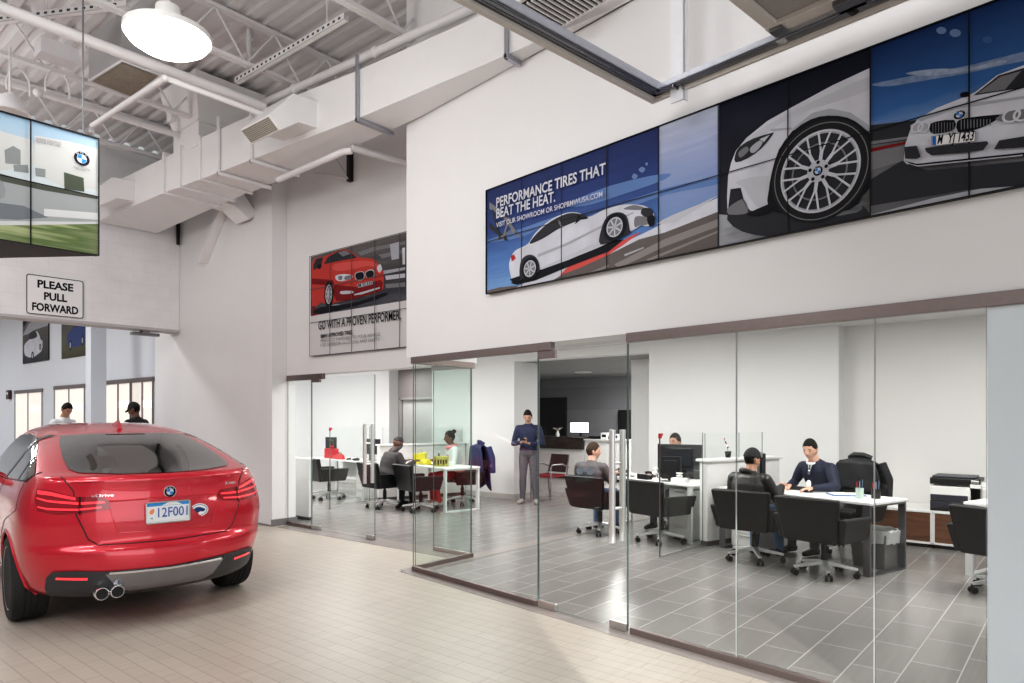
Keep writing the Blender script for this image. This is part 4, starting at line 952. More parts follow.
# ================================================================ the red car
cxw, cyw = W2(1.63, 6.606)
car = thing('car', 'glossy red hatchback parked on the beige pavers facing away', 'car', (cxw, cyw, 0), WR)
PAINT = mat('red_car_paint', (.60, .010, .030), .28, .30, 1.0, noise=.02, nscale=300)
CGLASS = mat('dark_car_glass', (.012, .014, .015), .03, 0, 1., noise=.1)
def zz(z):
    t = max(0, min(1, (z - .93) / .17)); return z + .034 * t * t * (3 - 2 * t)
def lerp_tab(tab, z):
    if z <= tab[0][0]: return tab[0][1]
    for (a, va), (b, vb) in zip(tab, tab[1:]):
        if z <= b: return va + (vb - va) * (z - a) / (b - a)
    return tab[-1][1]
REAR = [(.20, -.62), (.25, -.80), (.30, -.905), (.40, -.955), (.50, -.965), (.60, -.962), (.63, -.945), (.66, -.915), (.75, -.915), (.85, -.915), (.95, -.895), (1.02, -.885), (1.07, -.893), (1.105, -.895), (1.125, -.86), (1.135, -.78), (1.20, -.51), (1.28, -.21), (1.36, .12), (1.43, .45), (1.47, .68), (1.495, .88), (1.508, 1.0)]
FRONT = [(.20, 3.55), (.30, 3.76), (.45, 3.85), (.60, 3.84), (.70, 3.78), (.78, 3.66), (.85, 3.35), (.92, 2.95), (.98, 2.55), (1.02, 2.30), (1.125, 2.17), (1.20, 2.05), (1.28, 1.90), (1.36, 1.73), (1.43, 1.54), (1.47, 1.40), (1.495, 1.25), (1.508, 1.1)]
WID = [(.20, .78), (.25, .84), (.30, .875), (.45, .905), (.60, .912), (.72, .916), (.82, .912), (.92, .905), (.98, .89), (1.03, .862), (1.08, .83), (1.135, .795), (1.20, .755), (1.28, .71), (1.36, .655), (1.43, .59), (1.47, .52), (1.495, .42), (1.508, .28)]
ZS = [.20, .25, .30, .36, .42, .50, .58, .625, .66, .72, .80, .88, .95, 1.0, 1.04, 1.075, 1.10, 1.122, 1.137, 1.17, 1.22, 1.28, 1.34, 1.39, 1.43, 1.46, 1.48, 1.495, 1.504]
RF = [0, .16, .32, .48, .62, .74, .84, .92, .975, 1.0]
def ring(z):
    yr, yf, w = lerp_tab(REAR, z), lerp_tab(FRONT, z), lerp_tab(WID, z)
    gh = max(0, min(1, (z - 1.10) / .12))
    half = []
    B0 = [0, .004, .018, .045, .085, .135, .20, .285, .40, .62]; B1 = [0, .003, .014, .034, .062, .098, .14, .20, .29, .42]
    B0 = [b * (1.0 + .55 * max(0, min(1, (.75 - z) / .35))) for b in B0]
    for f, b0, b1 in zip(RF, B0, B1): half.append((w * f, yr + b0 + (b1 - b0) * gh))
    ys = half[-1][1]; ye = yf - (.55 if gh < .5 else .35 * max(.3, (1.52 - z) / .4))
    if ye < ys + .05: ye = ys + .05
    for k in range(1, 9):
        t = k / 8; y = ys + (ye - ys) * t; half.append((w * (1 if gh > .5 else 1 + .0 * t), y))
    for f, b in ((.96, .45), (.86, .24), (.70, .12), (.45, .045), (.2, .01), (0, 0)): half.append((w * f, min(yf, max(ye + .002, yf - b * (.62 if gh > .5 else 1) * (1 if z < 1.4 else .35)))))
    n = len(half)
    return half + [(-x, y) for x, y in reversed(half[1:-1])]
m = MB(); R = [ring(z) for z in ZS]; n = len(R[0])
for z, r in zip(ZS, R): m.v += [Vector((x, y, zz(z))) for x, y in r]
for k in range(len(ZS) - 1):
    for i in range(n): m.f.append((k * n + i, k * n + (i + 1) % n, (k + 1) * n + (i + 1) % n, (k + 1) * n + i))
m.f.append(tuple(reversed(range(n)))); 
top = (len(ZS) - 1) * n; c = len(m.v); yc = sum(p[1] for p in R[-1]) / n; m.v.append(Vector((0, yc, zz(1.509))))
for i in range(n): m.f.append((top + i, top + (i + 1) % n, c))
m.m = [0] * len(m.f)
body = m.build('body_shell', [PAINT, mat('wheel_well', (.012, .012, .012), .8, noise=.1)], None)
md = body.modifiers.new('s', 'SUBSURF'); md.levels = 2; md.render_levels = 2
cut = MB(); 
for y in (0, 2.92):
    for sx in (-1, 1): cut.cyl((sx * .60, y, .345), (sx * 1.2, y, .345), .365, n=40, mi=0)
cutter = cut.build('cutter', [mat('wheel_well')], None)
def bake(o):
    dg = bpy.context.evaluated_depsgraph_get(); me = bpy.data.meshes.new_from_object(o.evaluated_get(dg))
    o.modifiers.clear(); o.data = me
bake(body)
tree = BVHTree.FromPolygons([v.co.copy() for v in body.data.vertices], [tuple(p.vertices) for p in body.data.polygons])
b2 = body.modifiers.new('b', 'BOOLEAN'); b2.object = cutter; b2.operation = 'DIFFERENCE'; b2.solver = 'EXACT'
b2.material_mode = 'TRANSFER'
bake(body); bpy.data.objects.remove(cutter)
for p in body.data.polygons: p.use_smooth = True
shade(body, .9); body.parent = car
def proj(poly, dirn, back, off, maxlen=.035, sm=0):
    """lay a flat outline onto the body along dirn; poly holds 3-D points"""
    pts = [Vector(p) for p in poly]
    b = bmesh.new(); f = b.faces.new([b.verts.new(p) for p in pts]); bmesh.ops.triangulate(b, faces=[f])
    for _ in range(7):
        es = [e for e in b.edges if e.calc_length() > maxlen]
        if not es: break
        bmesh.ops.subdivide_edges(b, edges=es, cuts=1, use_grid_fill=False); bmesh.ops.triangulate(b, faces=b.faces[:])
    d = Vector(dirn).normalized(); vs = []
    b.verts.index_update()
    for v in b.verts:
        o = v.co - d * back; loc, nor, ix, dist = tree.ray_cast(o, d)
        if loc is None:
            loc, nor, ix, dist = tree.find_nearest(v.co)
        vs.append(loc - d * off if nor.dot(d) > 0 else loc + nor * off)
    fs = [tuple(v.index for v in f.verts) for f in b.faces]; b.free()
    return vs, fs
def rear_patch(name, poly, matl, parent=car, off=.004, dx=0., sm=0):
    if sm: poly = smooth_pts(poly, sm)
    vs, fs = proj([(x, -.9, zz(z)) for x, z in poly], (dx, 1, 0), 2, off); q = MB(); q.add(vs, fs); o = q.build(name, matl, parent)
    for p in o.data.polygons: p.use_smooth = True
    return o
def side_patch(name, poly, matl, sx, parent=car, off=.004):
    vs, fs = proj([(sx * .9, y, zz(z)) for y, z in poly], (-sx, 0, 0), 2, off, .04); q = MB(); q.add(vs, fs); o = q.build(name, matl, parent)
    for p in o.data.polygons: p.use_smooth = True
    return o
def seam(name, pts, r=.0035, dirn=(0, 1, 0), matl=None, closed=False, parent=car, off=0.):
    d = Vector(dirn).normalized(); out = []
    P = [Vector((p[0], p[1], zz(p[2]))) for p in pts]
    fine = []
    for a, b in zip(P, P[1:]): fine += [a.lerp(b, k / 8) for k in range(8)]
    fine.append(P[-1])
    for p in fine:
        loc, nor, ix, ds = tree.ray_cast(p - d * 2, d)
        if loc is not None: out.append(loc - d * off)
    q = MB(); q.tube(out, r, n=6); return q.build(name, matl or mat('shut_line', (.05, .003, .006), .5, noise=.05), parent, smooth=True)
mir = lambda poly: [(-x, z) for x, z in reversed(poly)]
# glass
rear_patch('rear_window', [(-.55, 1.142), (-.30, 1.128), (0, 1.124), (.30, 1.128), (.55, 1.142), (.59, 1.165), (.585, 1.23), (.535, 1.345), (.49, 1.395), (.30, 1.408), (0, 1.412), (-.30, 1.408), (-.49, 1.395), (-.535, 1.345), (-.585, 1.23), (-.59, 1.165)], CGLASS, off=.005)
for sx in (-1, 1):
    side_patch('side_window', [(-.40, 1.125), (-.31, 1.08), (.55, 1.055), (2.02, 1.05), (2.05, 1.07), (1.72, 1.27), (1.50, 1.385), (1.05, 1.405), (.62, 1.385), (.26, 1.315), (-.12, 1.21)], CGLASS, sx, off=.005)
    seam('window_trim', [(sx * .9, y, z) for y, z in ((-.44, 1.145), (-.33, 1.075), (.55, 1.045), (2.05, 1.04))], .006, (-sx, 0, 0), mat('gloss_black_trim', (.015, .015, .016), .15, noise=.05))
    side_patch('window_pillar', [(.55, 1.05), (.63, 1.05), (.50, 1.40), (.42, 1.395)], mat('gloss_black_trim'), sx, off=.008); side_patch('window_pillar', [(-.05, 1.07), (.0, 1.07), (.06, 1.255), (.01, 1.245)], mat('gloss_black_trim'), sx, off=.008)
    seam('door_seam', [(sx * .9, y, z) for y, z in ((.60, 1.05), (.60, .6), (.62, .35))], .003, (-sx, 0, 0)); seam('door_seam', [(sx * .9, y, z) for y, z in ((-.30, 1.06), (-.36, .90), (.10, .78), (.34, .62), (.40, .33))], .003, (-sx, 0, 0))
    q = MB(); q.box(sx * .905 - .012, sx * .905 + .012, .70, .90, .90, .925); q.build('door_handle', PAINT, car, bevel=.006)
    q = MB(); q.sph((sx * 1.0, 1.82, 1.10), (.10, .06, .065), 14); q.cyl((sx * .85, 1.84, 1.05), (sx * .95, 1.83, 1.08), .02); q.build('wing_mirror', PAINT, car, smooth=True)
vs, fs = proj([(x, 3.9, zz(z)) for x, z in ((-.64, 1.06), (.64, 1.06), (.50, 1.40), (0, 1.42), (-.50, 1.40))], (0, -1, 0), 2, .005); q = MB(); q.add(vs, fs); q.build('windscreen', CGLASS, car)
# tail lamps in three layers of red
LENS = mat('red_lens', (.22, .004, .012), .08, 0, 1., emit=(.5, .01, .02), es=.10, noise=.08); LENSB = mat('bright_red_lens', (.75, .03, .05), .1, 0, 1., emit=(1, .06, .08), es=.7, noise=.05); LENSD = mat('dark_red_lens', (.05, .002, .005), .1, 0, 1., noise=.1)
for sx in (-1, 1):
    fl = (lambda p: p) if sx > 0 else mir
    tl = rear_patch('tail_lamp', fl([(.40, .915), (.56, .895), (.74, .890), (.868, .915), (.890, .985), (.880, 1.045), (.78, 1.035), (.62, 1.000), (.44, .990), (.40, .965)]), LENS, dx=-sx * .28, off=.006)
    rear_patch('lamp_bar', fl([(.43, .955), (.60, .952), (.80, .972), (.876, .99), (.876, .998), (.80, .984), (.60, .968), (.43, .968)]), LENSB, tl, .010, -sx * .28)
    rear_patch('lamp_bar', fl([(.45, .922), (.60, .912), (.80, .922), (.865, .938), (.865, .948), (.80, .936), (.60, .926), (.45, .935)]), LENSB, tl, .010, -sx * .28)
    rear_patch('lamp_block', fl([(.585, .885), (.60, .885), (.60, 1.0), (.585, .998)]), LENSD, tl, .010, -sx * .28)
    rear_patch('lamp_block', fl([(.62, .995), (.78, 1.028), (.872, 1.037), (.872, 1.015), (.78, 1.008), (.62, .98)]), LENSB, tl, .009, -sx * .28)
# tailgate seam and creases
seam('tailgate_seam', [(-.66, -.9, 1.12), (-.60, -.9, 1.03), (-.59, -.9, .88), (-.52, -.9, .70), (-.46, -.9, .655), (0, -.9, .645), (.46, -.9, .655), (.52, -.9, .70), (.59, -.9, .88), (.60, -.9, 1.03), (.66, -.9, 1.12)], .005)
rear_patch('tailgate_lip', [(-.62, 1.085), (0, 1.078), (.62, 1.085), (.64, 1.108), (0, 1.103), (-.64, 1.108)], PAINT, off=.014)
rear_patch('number_recess', [(-.40, .96), (.40, .96), (.34, .735), (-.34, .735)], mat('red_car_paint_shaded', (.52, .009, .027), .28, .3, 1., noise=.02), off=.003)  # recess shade put into the colour: darker copy of the body paint
seam('recess_edge', [(-.44, -.9, .965), (0, -.9, .968), (.44, -.9, .965)], .007, matl=PAINT); seam('recess_edge', [(-.40, -.9, .965), (-.34, -.9, .735), (0, -.9, .725), (.34, -.9, .735), (.40, -.9, .965)], .005, matl=PAINT)
rear_patch('bumper_crease', [(-.80, .585), (0, .600), (.80, .585), (.82, .60), (0, .615), (-.82, .60)], PAINT, off=.010)
# lower bumper
VAL = mat('dark_grey_valance', (.04, .041, .045), .42, noise=.1)
rear_patch('bumper_valance', [(-.72, .478), (-.60, .482), (-.44, .465), (0, .455), (.44, .465), (.60, .482), (.72, .478), (.745, .43), (.745, .34), (.72, .275), (.50, .262), (0, .258), (-.50, .262), (-.72, .275), (-.745, .34), (-.745, .43)], VAL, off=.010)
rear_patch('silver_diffuser', [(-.42, .445), (0, .437), (.42, .445), (.34, .335), (.26, .30), (-.26, .30), (-.34, .335)], mat('silver_diffuser', (.30, .30, .32), .22, .9, noise=.05), off=.016)
seam('chrome_strip', [(-.40, -.9, .445), (0, -.9, .437), (.40, -.9, .445)], .009, matl=CHROME, off=.020)
for sx in (-1, 1):
    fl = (lambda p: p) if sx > 0 else mir
    rear_patch('rear_reflector', fl([(.52, .430), (.69, .440), (.695, .422), (.52, .410)]), LENSB, off=.018)
for x in (-.455, -.355):
    q = MB(); q.lathe([(.044, 0), (.048, .008), (.048, .16)], 24, M=Matrix.Translation((x, -.955, .312)) @ Matrix.Rotation(-PI / 2, 4, 'X')); 
    e = q.build('exhaust_pipe', CHROME, car, smooth=True)
    q = MB(); q.cyl((x, -.958, .312), (x, -.9, .312), .040, n=20); q.build('exhaust_bore', BLACKP, e)  # solid black disc paints in the dark of the hollow pipe
# number plate, roundel, badges
py = tree.ray_cast(Vector((0, -3, .86)), Vector((0, 1, 0)))[0].y - .014
def rear_art(cx_, cz_, y): return Art(lambda a, b: (cx_ + a, cz_ + b), lambda a, b, h: (a, y - h, b), step=.0006)
q = MB(); q.prism(rrect(-.155, .155, .785, .94, .015), py, py + .006); plate = q.build('number_plate', mat('plate_white', (.80, .81, .82), .4, noise=.02), car)
A2 = rear_art(0, .8625, py)
A2.poly([(-.15, .05), (.15, .05), (.15, .074), (-.15, .074)], flat('plate_blue', (.06, .28, .62))); A2.poly([(-.05, .052), (.0, .075), (.06, .075), (.10, .052)], flat('plate_white_ink', (.75, .78, .80)))
A2.poly([(-.135, .005), (-.118, .030), (-.10, .025), (-.105, .0), (-.12, -.01)], flat('plate_orange', (.80, .28, .12)), 3); A2.poly([(-.13, -.04), (-.112, -.032), (-.112, -.048)], flat('plate_green', (.25, .5, .5)), 2)
A2.text('12F001', (-.075, -.035), (.14, -.035), .072, flat('plate_ink', (.10, .16, .42)), .01)
A2.poly([(-.155, -.078), (.155, -.078), (.155, -.060), (-.155, -.060)], flat('plate_frame', (.70, .71, .73))); 
A2.build('plate_lettering', plate)
q = MB(); q.tube([(x, py - .003, z) for x, z in rrect(-.157, .157, .783, .942, .016, 3)], .005, n=6, closed=True); q.build('plate_frame', STEEL, plate, smooth=True)
yy = tree.ray_cast(Vector((0, -3, 1.02)), Vector((0, 1, 0)))[0].y - .008
q = MB(); q.cyl((0.02, yy, 1.015), (0.02, yy + .02, 1.015), .045, n=32); em = q.build('emblem', CHROME, car, smooth=True)
E_ = rear_art(0, 0, yy); E_.roundel((.02, 1.015), .043); E_.build('emblem_face', em)
yy2 = tree.ray_cast(Vector((.25, -3, .86)), Vector((0, 1, 0)))[0].y - .006
E_ = rear_art(0, 0, yy2); E_.ell((.235, .853), .070, .052, flat('decal_white', (.78, .78, .80)), raw=True); E_.ell((.235, .853), .062, .044, flat('decal_navy', (.03, .05, .16)), raw=True); E_.ell((.235, .853), .057, .040, flat('decal_white', (.78, .78, .80)), raw=True)
E_.poly([(.19, .845), (.20, .868), (.23, .878), (.262, .868), (.282, .855), (.265, .838), (.245, .842), (.225, .832), (.20, .835)], flat('decal_navy'), 3, raw=True); E_.build('oval_decal', car)['label'] = 'white oval sticker with a navy shape'
for txt, x0, x1, z in (('xDrive', -.50, -.36, 1.005), ('328i', .46, .56, 1.035)):
    yb = tree.ray_cast(Vector(((x0 + x1) / 2, -3, z)), Vector((0, 1, 0)))[0].y - .010
    g = Art(lambda a, b: (a, b), lambda a, b, h: (a, yb - h + abs(a) * 0, b)); g.text(txt, (x0, z), (x1, z), .022, CHROME, .0, raw=True)
    for v in g.mb.v:
        hit = tree.ray_cast(Vector((v[0], -3, v[2])), Vector((0, 1, 0)))[0]
        if hit: v[1] = hit.y - .005
    g.build('badge', car)
# roof fin and brake lamp
q = MB(); q.add([(-.025, .55, 1.475), (.025, .55, 1.475), (.02, .80, 1.515), (-.02, .80, 1.515), (0, .56, 1.565), (0, .60, 1.57)], [(0, 1, 4), (1, 2, 5, 4), (2, 3, 5), (3, 0, 4, 5), (0, 3, 2, 1)]); q.build('roof_fin', PAINT, car, smooth=True)
rear_patch('brake_lamp', [(-.16, 1.400), (.16, 1.400), (.16, 1.410), (-.16, 1.410)], LENS, off=.010)
# wheels
TYRE = mat('tyre_rubber', (.016, .016, .017), .75, noise=.15, nscale=60)
RIM = mat('silver_rim', (.55, .55, .57), .25, .9, noise=.04)
def wheel(x, y, sx):
    M = Matrix.Translation((x, y, .335)) @ Matrix.Rotation(sx * PI / 2, 4, 'Y')
    q = MB(); q.lathe([(.235, -.115), (.30, -.122), (.322, -.112), (.333, -.085), (.335, -.045), (.329, -.042), (.329, -.036), (.335, -.033), (.335, -.004), (.329, -.002), (.329, .004), (.335, .006), (.335, .033), (.329, .036), (.329, .042), (.335, .045), (.333, .085), (.322, .112), (.30, .122), (.235, .115)], 56, M=M)
    w = q.build('wheel', TYRE, car, smooth=True)
    q = MB(); q.lathe([(.238, .105), (.246, .118), (.232, .112), (.222, .06), (.21, -.10)], 48, M=M)
    for k in range(10):
        q.box(.045, .228, -.014, .014, .075, .105, M=M @ Matrix.Rotation(2 * PI * k / 10, 4, 'Z'))
    q.lathe([(0, .108), (.05, .106), (.065, .09), (.065, .05)], 24, M=M)
    q.build('rim', RIM, w, smooth=True)
    q = MB(); q.lathe([(0, .03), (.16, .03), (.16, .04), (0, .042)], 24, M=M); q.build('brake_disc', DKSTEEL, w)
for y in (0, 2.92):
    for sx in (-1, 1): wheel(sx * .79, y, sx)
q = MB(); q.box(-.62, .62, -.2, 3.4, .20, .26); q.build('underbody', mat('wheel_well'), car)
for sx in (-1, 1):
    for y in (0, 2.92):
        pts = []
        for k in range(0, 19):
            a = PI * (-.08 + 1.16 * k / 18); pts.append((sx * .9, y + .365 * math.cos(a), .345 + .365 * math.sin(a)))
        out = []
        for p in pts:
            hit = tree.ray_cast(Vector((sx * 2, p[1], p[2])), Vector((-sx, 0, 0)))[0]
            if hit: out.append(hit + Vector((-sx * .002, 0, 0)))
        q = MB(); q.tube(out, .012, n=6); q.build('wheel_arch', PAINT, car, smooth=True)
# ================================================================ office furniture
def rzf(deg): return math.radians(deg - 90)          # local +y looks along this compass angle of the room
def make_chair(label, x, y, face, group=None):
    t = thing('office_chair', label, 'chair', (x, y, 0), rzf(face), group)
    m = MB(); m.hexa([(-.25, -.22, .40), (.25, -.22, .40), (.25, .27, .42), (-.25, .27, .42), (-.26, -.23, .49), (.26, -.23, .49), (.26, .28, .505), (-.26, .28, .505)]); m.build('seat', LEATHER, t, bevel=.03, seg=3)
    m = MB(); m.hexa([(-.27, -.30, .36), (.27, -.30, .36), (.26, -.21, .36), (-.26, -.21, .36), (-.335, -.385, .80), (.335, -.385, .80), (.325, -.31, .805), (-.325, -.31, .805)]); m.build('backrest', LEATHER, t, bevel=.022, seg=3)
    for sx in (-1, 1):
        m = MB(); m.hexa([(sx * .265, -.27, .37), (sx * .325, -.27, .37), (sx * .325, .20, .37), (sx * .265, .20, .37), (sx * .30, -.33, .62), (sx * .375, -.33, .62), (sx * .37, .25, .605), (sx * .295, .25, .605)]); m.build('armrest', LEATHER, t, bevel=.02, seg=3)
    m = MB(); m.cyl((0, 0, .12), (0, 0, .30), .032, n=16); m.cyl((0, 0, .28), (0, 0, .40), .022, n=16); m.box(-.12, .12, -.12, .12, .385, .405); m.build('gas_lift', BLACKP, t, smooth=True)
    for k in range(5):
        a = 2 * PI * k / 5 + .3; M = Matrix.Rotation(a, 4, 'Z')
        m = MB(M); m.hexa([(.02, -.03, .11), (.02, .03, .11), (.31, .016, .075), (.31, -.016, .075), (.02, -.03, .155), (.02, .03, .155), (.31, .016, .10), (.31, -.016, .10)]); m.build('base_leg', mat('polished_aluminium', (.82, .82, .82), .28, .6, noise=.02), t, bevel=.006)
        m = MB(M)
        for w in (-.022, .022): m.cyl((.30, w - .012, .03), (.30, w + .012, .03), .03, n=16)
        m.cyl((.305, 0, .05), (.305, 0, .085), .012, n=8); m.build('caster', BLACKP, t, smooth=True)
    return t
ch0 = make_chair('black leather swivel chair with its empty back to the glass at the man in navy', 7.314, 2.02, -12, 'black leather swivel chairs')
def chair(label, x, y, face): return copy_tree(ch0, (x, y, 0), rzf(face), label)
chair('black leather swivel chair under the man in the black cap', 7.56, 2.82, -4)
chair('empty black leather swivel chair behind the standing glass screen with the red clip', 7.90, 4.14, -14)
chair('black leather swivel chair under the man in the grey jacket by the door handles', 7.96, 5.10, -6)
a = at(1008, 594, Z=0); chair('black leather swivel chair half hidden by the pale panel at the right edge', a.x, a.y, -18)
chair('dark swivel chair in front of the far desk with the red flower box', 7.86, 11.22, -12)
chair('black leather swivel chair under the person in the dark hooded jacket', 7.75, 9.42, -8)
chair('empty black swivel chair at the table of the woman in red trousers', 7.85, 8.60, -14)
chair('swivel chair under the woman in red trousers', 9.00, 8.74, 152)
chair('swivel chair of the man in the navy suit with a black coat over it', 8.74, 2.20, 163)
chair('swivel chair of the person hidden behind the monitor', 9.20, 4.48, 165)

def desk(label, cx_, cy_, rz, L=1.9, D=.70, leg=DKSTEEL, ped=True):
    """long side along local y; visitors sit on the -x side"""
    t = thing('desk', label, 'desk', (cx_, cy_, 0), math.radians(rz), 'white topped office desks')
    m = MB(); m.box(-D / 2, D / 2, -L / 2, L / 2, .712, .74); m.build('desktop', WHITEL, t, bevel=.004)
    for sy in (-1, 1):
        y = sy * (L / 2 - .05); w = .035
        m = MB()
        for x in (-D / 2 + .005, D / 2 - .035): m.box(x, x + .03, y - w, y + w, 0, .712)
        m.box(-D / 2 + .035, D / 2 - .035, y - w, y + w, 0, .018); m.box(-D / 2 + .035, D / 2 - .035, y - w, y + w, .69, .712)
        m.build('leg_frame', leg, t, bevel=.002)
    if ped:
        m = MB(); m.box(D / 2 - .12, D / 2 - .10, -L / 2 + .1, L / 2 - .45, .34, .70); m.build('modesty_panel', LAMG, t)
    return t
def drawers(label, x, y, rz):
    t = thing('drawer_unit', label, 'drawers', (x, y, 0), math.radians(rz), 'white drawer units under the desks')
    m = MB(); m.box(-.26, .26, -.20, .20, .03, .66); m.build('carcass', WHITEL, t, bevel=.004)
    for k in range(4):
        m = MB(); m.box(-.275, -.262, -.19, .19, .05 + .152 * k, .19 + .152 * k); d = m.build('drawer', WHITEL, t, bevel=.003)
        m = MB(); m.box(-.285, -.275, -.08, .08, .165 + .152 * k, .175 + .152 * k); m.build('handle', STEEL, d)
    return t
desk('white desk with dark steel loop legs between the black cap and the navy suit', 8.08, 2.43, -17, ped=False)
drawers('white drawer unit under the desk of the man in the black cap', 8.28, 3.03, -17)
desk('white desk with two monitors behind the standing glass screen', 8.58, 4.56, -17, leg=LAMG)
drawers('white drawer unit under the desk with two monitors', 8.40, 3.92, -17)
d3 = at(982, 589, Z=0)
desk('white desk half hidden at the right edge of the glass front', d3.x + .62, d3.y - .80, -17, leg=LAMG)
desk('white desk with the red flower box far behind the left door', 8.48, 11.42, -4, L=2.1, leg=LAMG)
drawers('white drawer unit under the far desk with the red flower box', 8.46, 10.62, -4)
desk('white table of the woman in red trousers inside the glass bay', 8.47, 8.86, -12, L=1.7, leg=LAMG, ped=False)

def divider(label, p, q, z, glass=()):
    """low white partition with a ledge; glass = (from, to) shares of its length"""
    p = Vector((*p, 0)); q = Vector((*q, 0)); L = (q - p).length; rz = math.atan2(q.y - p.y, q.x - p.x)
    t = thing('partition', label, 'partition', p, rz, 'low white partitions')
    m = MB(); m.box(0, L, -.06, .06, .06, z - .03); m.build('panel', WHITEL, t, bevel=.003)
    m = MB(); m.box(-.02, L + .02, -.11, .11, z - .03, z); m.build('ledge', WHITEL, t, bevel=.004)
    m = MB(); m.box(.01, L, -.05, .05, 0, .06); m.build('plinth', mat('dark_plinth', (.10, .095, .09), .5, noise=.05), t)
    for a, b in glass:
        m = MB(); m.box(L * a, L * b, -.006, .006, z, z + .32); o = m.build('glass_screen', [GLASS, GLASS_E], t, fix=False)
        for f in o.data.polygons:
            if abs(f.normal.y) < .5: f.material_index = 1
divider('low white partition between the two nearer desks with glass on top', (8.0, 3.62), (9.35, 3.20), 1.07, ((.02, .44), (.47, .80)))
divider('low white partition behind the person in the dark hooded jacket', (8.30, 10.28), (10.08, 9.75), 1.07, ((.05, .98),))
def screen(label, p, q, z, hasclip=True):
    p = Vector((*p, 0)); q = Vector((*q, 0)); L = (q - p).length; rz = math.atan2(q.y - p.y, q.x - p.x)
    t = thing('glass_screen', label, 'glass screen', p, rz, 'standing glass screens')
    m = MB(); m.box(0, L, -.006, .006, .004, z); o = m.build('pane', [GLASS, GLASS_E], t, fix=False)
    for f in o.data.polygons:
        if abs(f.normal.y) < .5: f.material_index = 1
    m = MB(); m.box(-.006, .002, -.007, .007, 0, z + .005); m.build('edge_profile', DKSTEEL, t)
    m = MB(); m.slab([(-.012, -.012), (.05, -.012), (.05, .012), (-.012, .012)], z - .01, z + .006); m.prism([(-.012, z - .05), (.012, z - .05), (.05, z), (-.012, z)], -.013, .013); m.build('corner_clip', mat('red_plastic', (.55, .02, .03), .4, noise=.05), t)
screen('standing glass screen with a red clip beside the two monitors', (7.04, 3.71), (7.98, 3.62), 1.40)
a = at(330, 428, Z=1.40); screen('standing glass screen with a red clip behind the red flower box', (a.x, a.y), (8.16, 10.36), 1.40)

# low cabinets with wooden doors along the recess
WOODN = mat('walnut_veneer', (.20, .062, .028), .35)
def wood(name, c1, c2, axis=1, sc=7):
    if name in MATS: return MATS[name]
    m = bpy.data.materials.new(name); m.use_nodes = True; nt = m.node_tree; b = nt.nodes['Principled BSDF']; b.inputs['Roughness'].default_value = .35
    tc = nt.nodes.new('ShaderNodeTexCoord'); mp = nt.nodes.new('ShaderNodeMapping'); s = [14, 14, 14]; s[axis] = 1.2; mp.inputs['Scale'].default_value = s
    n = nt.nodes.new('ShaderNodeTexNoise'); n.inputs['Scale'].default_value = 1.6; n.inputs['Detail'].default_value = 7; n.inputs['Distortion'].default_value = .6
    r = nt.nodes.new('ShaderNodeValToRGB'); r.color_ramp.elements[0].position = .3; r.color_ramp.elements[1].position = .7; r.color_ramp.elements[0].color = (*c1, 1); r.color_ramp.elements[1].color = (*c2, 1)
    nt.links.new(tc.outputs['Object'], mp.inputs[0]); nt.links.new(mp.outputs[0], n.inputs['Vector']); nt.links.new(n.outputs['Fac'], r.inputs[0]); nt.links.new(r.outputs[0], b.inputs['Base Color'])
    MATS[name] = m; return m
WOOD = wood('walnut_grain', (.065, .026, .014), (.20, .085, .042))
DWOOD = wood('dark_wenge_grain', (.018, .011, .009), (.06, .036, .026))
yd = at(932, 530, X=9.57).y; CWD = .84; CH = .46
for k, lab in enumerate(('low white cabinet with a walnut door behind the waste bin', 'low white cabinet with a walnut door under the printer', 'low white cabinet with a walnut door at the right end of the row')):
    y1 = yd + CWD * (1 - k)
    t = thing('low_cabinet', lab, 'cabinet', (9.60, y1, 0), 0, 'low cabinets along the office wall')
    m = MB(); m.box(.02, .72, -CWD + .002, -.002, .05, CH - .05); m.box(-.005, .72, -.022, -.002, .05, CH); m.box(-.005, .72, -CWD + .002, -CWD + .022, .05, CH); m.box(-.005, .72, -CWD + .002, -.002, .05, .075); m.box(-.012, .74, -CWD + .002, -.002, CH - .03, CH); m.build('carcass', WHITEL, t, bevel=.003)
    m = MB(); m.box(-.0, .018, -CWD + .026, -.026, .08, CH - .034); d = m.build('door', WOOD, t, bevel=.002)
    m = MB(); m.cyl((-.02, -.06 - (CWD - .26) * (k != 0), CH - .09), (0, -.06 - (CWD - .26) * (k != 0), CH - .09), .011, n=12); m.build('knob', STEEL, d, smooth=True)
    m = MB(); m.box(.06, .66, -CWD + .05, -.05, 0, .05); m.build('plinth', BLACKP, t)
# printer
p = at(956, 513, X=9.72)
t = thing('printer', 'white and black office printer on the low cabinet at the right', 'printer', (9.86, p.y, CH))
m = MB(); m.box(-.24, .24, -.26, .26, .13, .30); m.box(-.24, .24, -.26, -.15, .0, .34); m.build('body', WHITEL, t, bevel=.006)
m = MB(); m.box(-.235, .235, -.145, .255, .0, .125); m.build('paper_drawer', BLACKP, t, bevel=.006); m = MB(); m.box(-.250, -.236, -.13, .24, .035, .115); m.build('drawer_front', mat('dark_navy_plastic', (.03, .03, .045), .4, noise=.05), t, bevel=.004)
m = MB(); m.box(-.25, -.236, -.13, .25, .135, .20); m.build('paper_slot', mat('dark_navy_plastic'), t, bevel=.004)
m = MB(); m.box(-.23, .23, -.25, .26, .32, .40); m.build('scanner', BLACKP, t, bevel=.01); m = MB(); m.box(-.20, .20, -.20, .24, .40, .425); m.build('feeder', mat('dark_navy_plastic'), t, bevel=.01)
m = MB(); m.box(-.252, -.238, -.24, -.16, .35, .385); m.build('control_panel', STEEL, t, bevel=.003)
p = at(984, 500, X=9.8)
